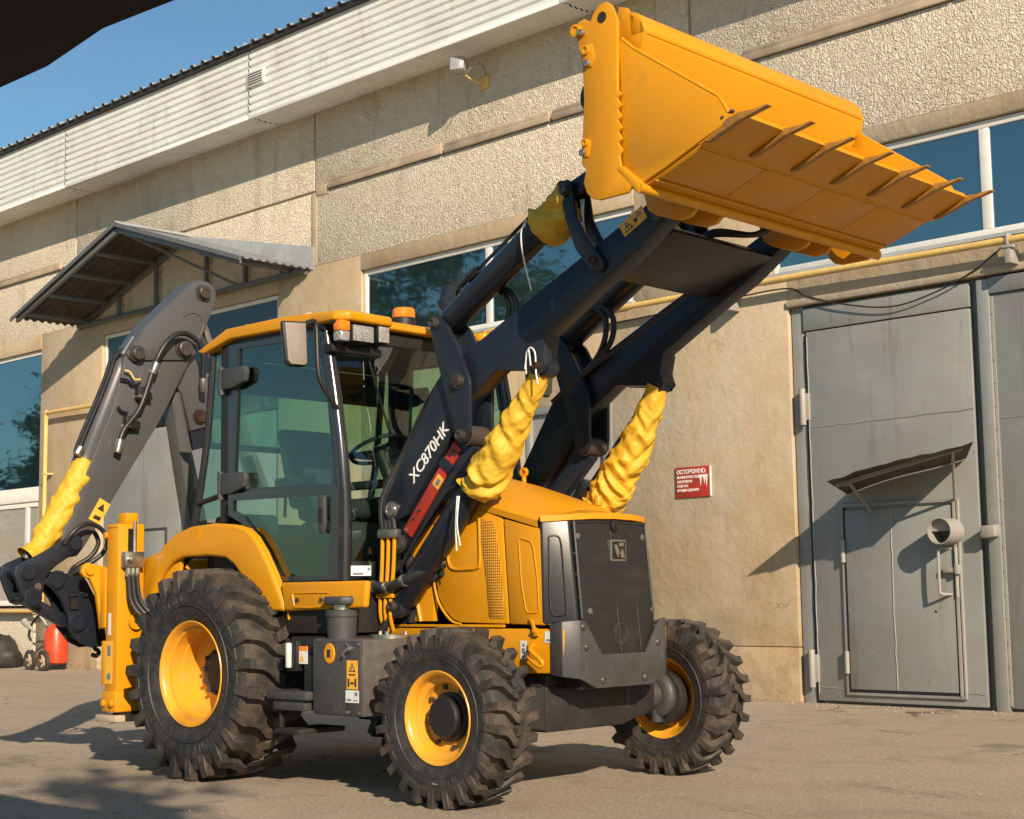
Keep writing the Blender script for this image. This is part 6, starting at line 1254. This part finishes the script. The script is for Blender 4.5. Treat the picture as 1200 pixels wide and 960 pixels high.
# ------------------------------------------------------------------ yellow cloth sleeves tied round the cylinder rods
import numpy as np
def sleeve(label, pts, rads, seed, strings=(), slack=.15, girth=.13, rin=.045, iters=340, amp=.095):
    # a tube of cloth longer than the path it covers is tied at both ends and left to buckle (position-based relaxation)
    P3 = [Vector(p) for p in pts]; Q = []; RR = []; sub = 14
    for i in range(len(P3) - 1):
        p0 = P3[max(i - 1, 0)]; p1 = P3[i]; p2 = P3[i + 1]; p3 = P3[min(i + 2, len(P3) - 1)]
        for k in range(sub):
            t = k / sub
            Q.append(.5 * ((2 * p1) + (p2 - p0) * t + (2 * p0 - 5 * p1 + 4 * p2 - p3) * t * t + (3 * p1 - p0 - 3 * p2 + p3) * t ** 3)); e = t * t * (3 - 2 * t); RR.append(rads[i] * (1 - e) + rads[i + 1] * e)
    Q.append(P3[-1]); RR.append(rads[-1])
    m = len(Q); n = 52; rng = np.random.default_rng(int(seed * 1000))
    C_ = np.array([list(q) for q in Q]); T_ = np.gradient(C_, axis=0); T_ /= np.linalg.norm(T_, axis=1)[:, None]
    up = np.array([0., -1., 0.]); U = up - T_ * (T_ @ up)[:, None]; U /= np.linalg.norm(U, axis=1)[:, None]; V = np.cross(T_, U)
    a = np.arange(n) * 2 * PI / n; R_ = np.array(RR)
    rough = np.array([[noise.noise((math.cos(t) * 1.7 + seed, math.sin(t) * 1.7, i * .22 + seed)) for t in a] for i in range(m)])
    rad = R_[:, None] * (1 + .13 * rough) + rng.normal(0, .0008, (m, n))
    Pn = C_[:, None, :] + (U[:, None, :] * np.cos(a)[None, :, None] + V[:, None, :] * np.sin(a)[None, :, None]) * rad[:, :, None]
    P0 = Pn.copy(); base_r = R_[:, None] * 2 * PI / n
    ll = np.linalg.norm(np.diff(C_, axis=0), axis=1)[:, None] * np.ones((1, n)) * (1 + slack); lc = base_r * np.ones((1, n)) * (1 + girth)
    ld = np.sqrt(ll ** 2 + ((lc[1:] + lc[:-1]) / 2) ** 2)
    for it in range(iters):
        acc = np.zeros_like(Pn); cnt = np.zeros((m, n, 1))
        def con(ia, ja, ib, jb, rest, k=1., minonly=False):
            A = np.roll(Pn[ia], ja, 1); B_ = np.roll(Pn[ib], jb, 1); d = B_ - A; L = np.linalg.norm(d, axis=2) + 1e-9; g = (L - rest)
            if minonly: g = np.minimum(g, 0)
            c = d * (g / L * .5 * k)[:, :, None]
            acc[ia] += np.roll(c, -ja, 1); acc[ib] -= np.roll(c, -jb, 1); cnt[ia] += k; cnt[ib] += k
        s0, s1, al = slice(0, m - 1), slice(1, m), slice(0, m)
        con(s0, 0, s1, 0, ll); con(al, 0, al, -1, lc)
        con(s0, 0, s1, -1, ld, .6); con(s0, 0, s1, 1, ld, .6)
        con(slice(0, m - 5), 0, slice(5, m), 0, 4.15 * ll[:-4], .8, True); con(al, 0, al, -4, 3.3 * lc, .6, True); con(slice(0, m - 3), 0, slice(3, m), 3, 2.6 * np.sqrt(ll[:-2] ** 2 + lc[:-3] ** 2), .5, True)
        Pn = Pn + acc / np.maximum(cnt, 1) * 1.7; Pn[:, :, 2] -= .00006
        rel = Pn - C_[:, None, :]; ax_ = np.sum(rel * T_[:, None, :], 2)[:, :, None] * T_[:, None, :]; rv = rel - ax_; L = np.linalg.norm(rv, axis=2) + 1e-9
        tgt = np.clip(L, rin, R_[:, None] * 1.38); Pn = C_[:, None, :] + ax_ + rv * (tgt / L)[:, :, None]
        Pn[:2] = P0[:2]; Pn[-2:] = P0[-2:]
    # pull the buckles out into long slanting folds
    rel = Pn - C_[:, None, :]; ax_ = np.sum(rel * T_[:, None, :], 2)[:, :, None] * T_[:, None, :]; rv = rel - ax_; L = np.linalg.norm(rv, axis=2) + 1e-9; un = rv / L[:, :, None]
    def drag(F, di, dj, reach):
        out = np.zeros_like(F)
        for k in range(-reach, reach + 1):
            rows = np.clip(np.arange(m) + di * k, 0, m - 1); out += np.roll(F[rows], -dj * k, 1)
        return out / (2 * reach + 1)
    mean = drag(drag(L, 1, 0, 6), 0, 1, 8); dv = L - mean
    wmix = np.clip(.5 + 2.2 * np.array([[noise.noise((math.cos(t) * .9 + seed, math.sin(t) * .9 + 4, i * .07)) for t in a] for i in range(m)]), 0, 1)
    f_ = drag(dv, 1, 1, 5) * wmix + drag(dv, 1, -2, 4) * (1 - wmix)
    f_ *= amp * R_[:, None] / (np.std(f_) + 1e-9) * 1.0
    f_ = np.where(f_ > 0, f_, f_ * .75) + .25 * dv
    env = np.clip(np.minimum(np.arange(m), np.arange(m)[::-1]) / 5., 0, 1)[:, None]
    Ln = np.clip(mean + f_ * env, rin, R_[:, None] * 1.45); Pn = C_[:, None, :] + ax_ + un * Ln[:, :, None]
    Pn[0] = C_[0] + (P0[0] - C_[0]) * (1 + .12 * rough[0][:, None] * 2)
    b_ = B(); vs = [[b_.bm.verts.new(Pn[i, j]) for j in range(n)] for i in range(m)]
    for i in range(m - 1):
        for j in range(n): b_.bm.faces.new((vs[i][j], vs[i][(j + 1) % n], vs[i + 1][(j + 1) % n], vs[i + 1][j]))
    b_.xf(MW); base = MW @ P3[0]; b_.xf(Matrix.Translation(-base))
    o = b_.obj('cloth_sleeve', 'cloth', ang=180); o.location = base
    sb = o.modifiers.new('subdivision', 'SUBSURF'); sb.levels = 1; sb.render_levels = 1
    tag(o, label, 'cloth sleeve', 'yellow cloth sleeves on the hydraulic rods')
    for st in strings:
        q = B().tube(st, .005, 6, 5); q.xf(MW); q.xf(Matrix.Translation(-base)); q.obj('tie_string', 'sticker_white', o)
    return o
sleeve('baggy yellow cloth sleeve on the near lift cylinder below the lettered arm', [(1.929, -0.540, 1.758), (2.028, -0.540, 1.852), (2.147, -0.540, 1.981), (2.256, -0.535, 2.139), (2.355, -0.530, 2.278), (2.464, -0.530, 2.406)], [.098, .118, .108, .085, .066, .058], 1.3,
       [[(2.424, -0.620, 2.416), (2.454, -0.630, 2.505), (2.483, -0.635, 2.530), (2.513, -0.630, 2.496), (2.518, -0.630, 2.387), (2.533, -0.630, 2.317)], [(2.424, -0.610, 2.387), (2.444, -0.630, 2.486), (2.474, -0.640, 2.515), (2.483, -0.635, 2.426)], [(1.939, -0.690, 1.714), (1.934, -0.700, 1.546), (1.929, -0.690, 1.397)], [(1.954, -0.690, 1.714), (1.949, -0.705, 1.556), (1.959, -0.690, 1.427)]])
sleeve('long yellow cloth sleeve on the far lift cylinder against the beige wall', [(1.999, 0.525, 1.694), (2.088, 0.525, 1.813), (2.187, 0.525, 1.941), (2.305, 0.525, 2.100), (2.404, 0.525, 2.268), (2.483, 0.525, 2.416)], [.11, .122, .112, .098, .08, .064], 4.7)
sleeve('short yellow cloth sleeve bunched at the top of the near tilt cylinder', [(2.493, -0.537, 3.228), (2.563, -0.537, 3.267), (2.642, -0.537, 3.322), (2.741, -0.537, 3.386)], [.095, .12, .105, .11], 8.1, [[(2.464, -0.630, 3.277), (2.434, -0.645, 3.198), (2.444, -0.640, 3.059), (2.483, -0.620, 2.862)], [(2.825, -0.570, 3.336), (2.859, -0.590, 3.178), (2.889, -0.590, 3.030)], [(2.845, -0.570, 3.336), (2.850, -0.580, 3.198), (2.879, -0.580, 3.079)]], slack=.3, girth=.2)
sleeve('yellow cloth sleeve on the far tilt cylinder behind the bucket', [(2.493, 0.537, 3.228), (2.563, 0.537, 3.267), (2.642, 0.537, 3.322), (2.741, 0.537, 3.386)], [.105, .13, .12, .12], 5.9)
sleeve('long yellow cloth sleeve along the folded digging arm at the rear', [(-1.49, -1.055, 2.125), (-1.49, -1.125, 1.99), (-1.49, -1.215, 1.82), (-1.49, -1.32, 1.65), (-1.49, -1.405, 1.53), (-1.49, -1.50, 1.45)], [.085, .09, .095, .09, .075, .08], 2.2, (), .09, .12, .055, 340, .055)
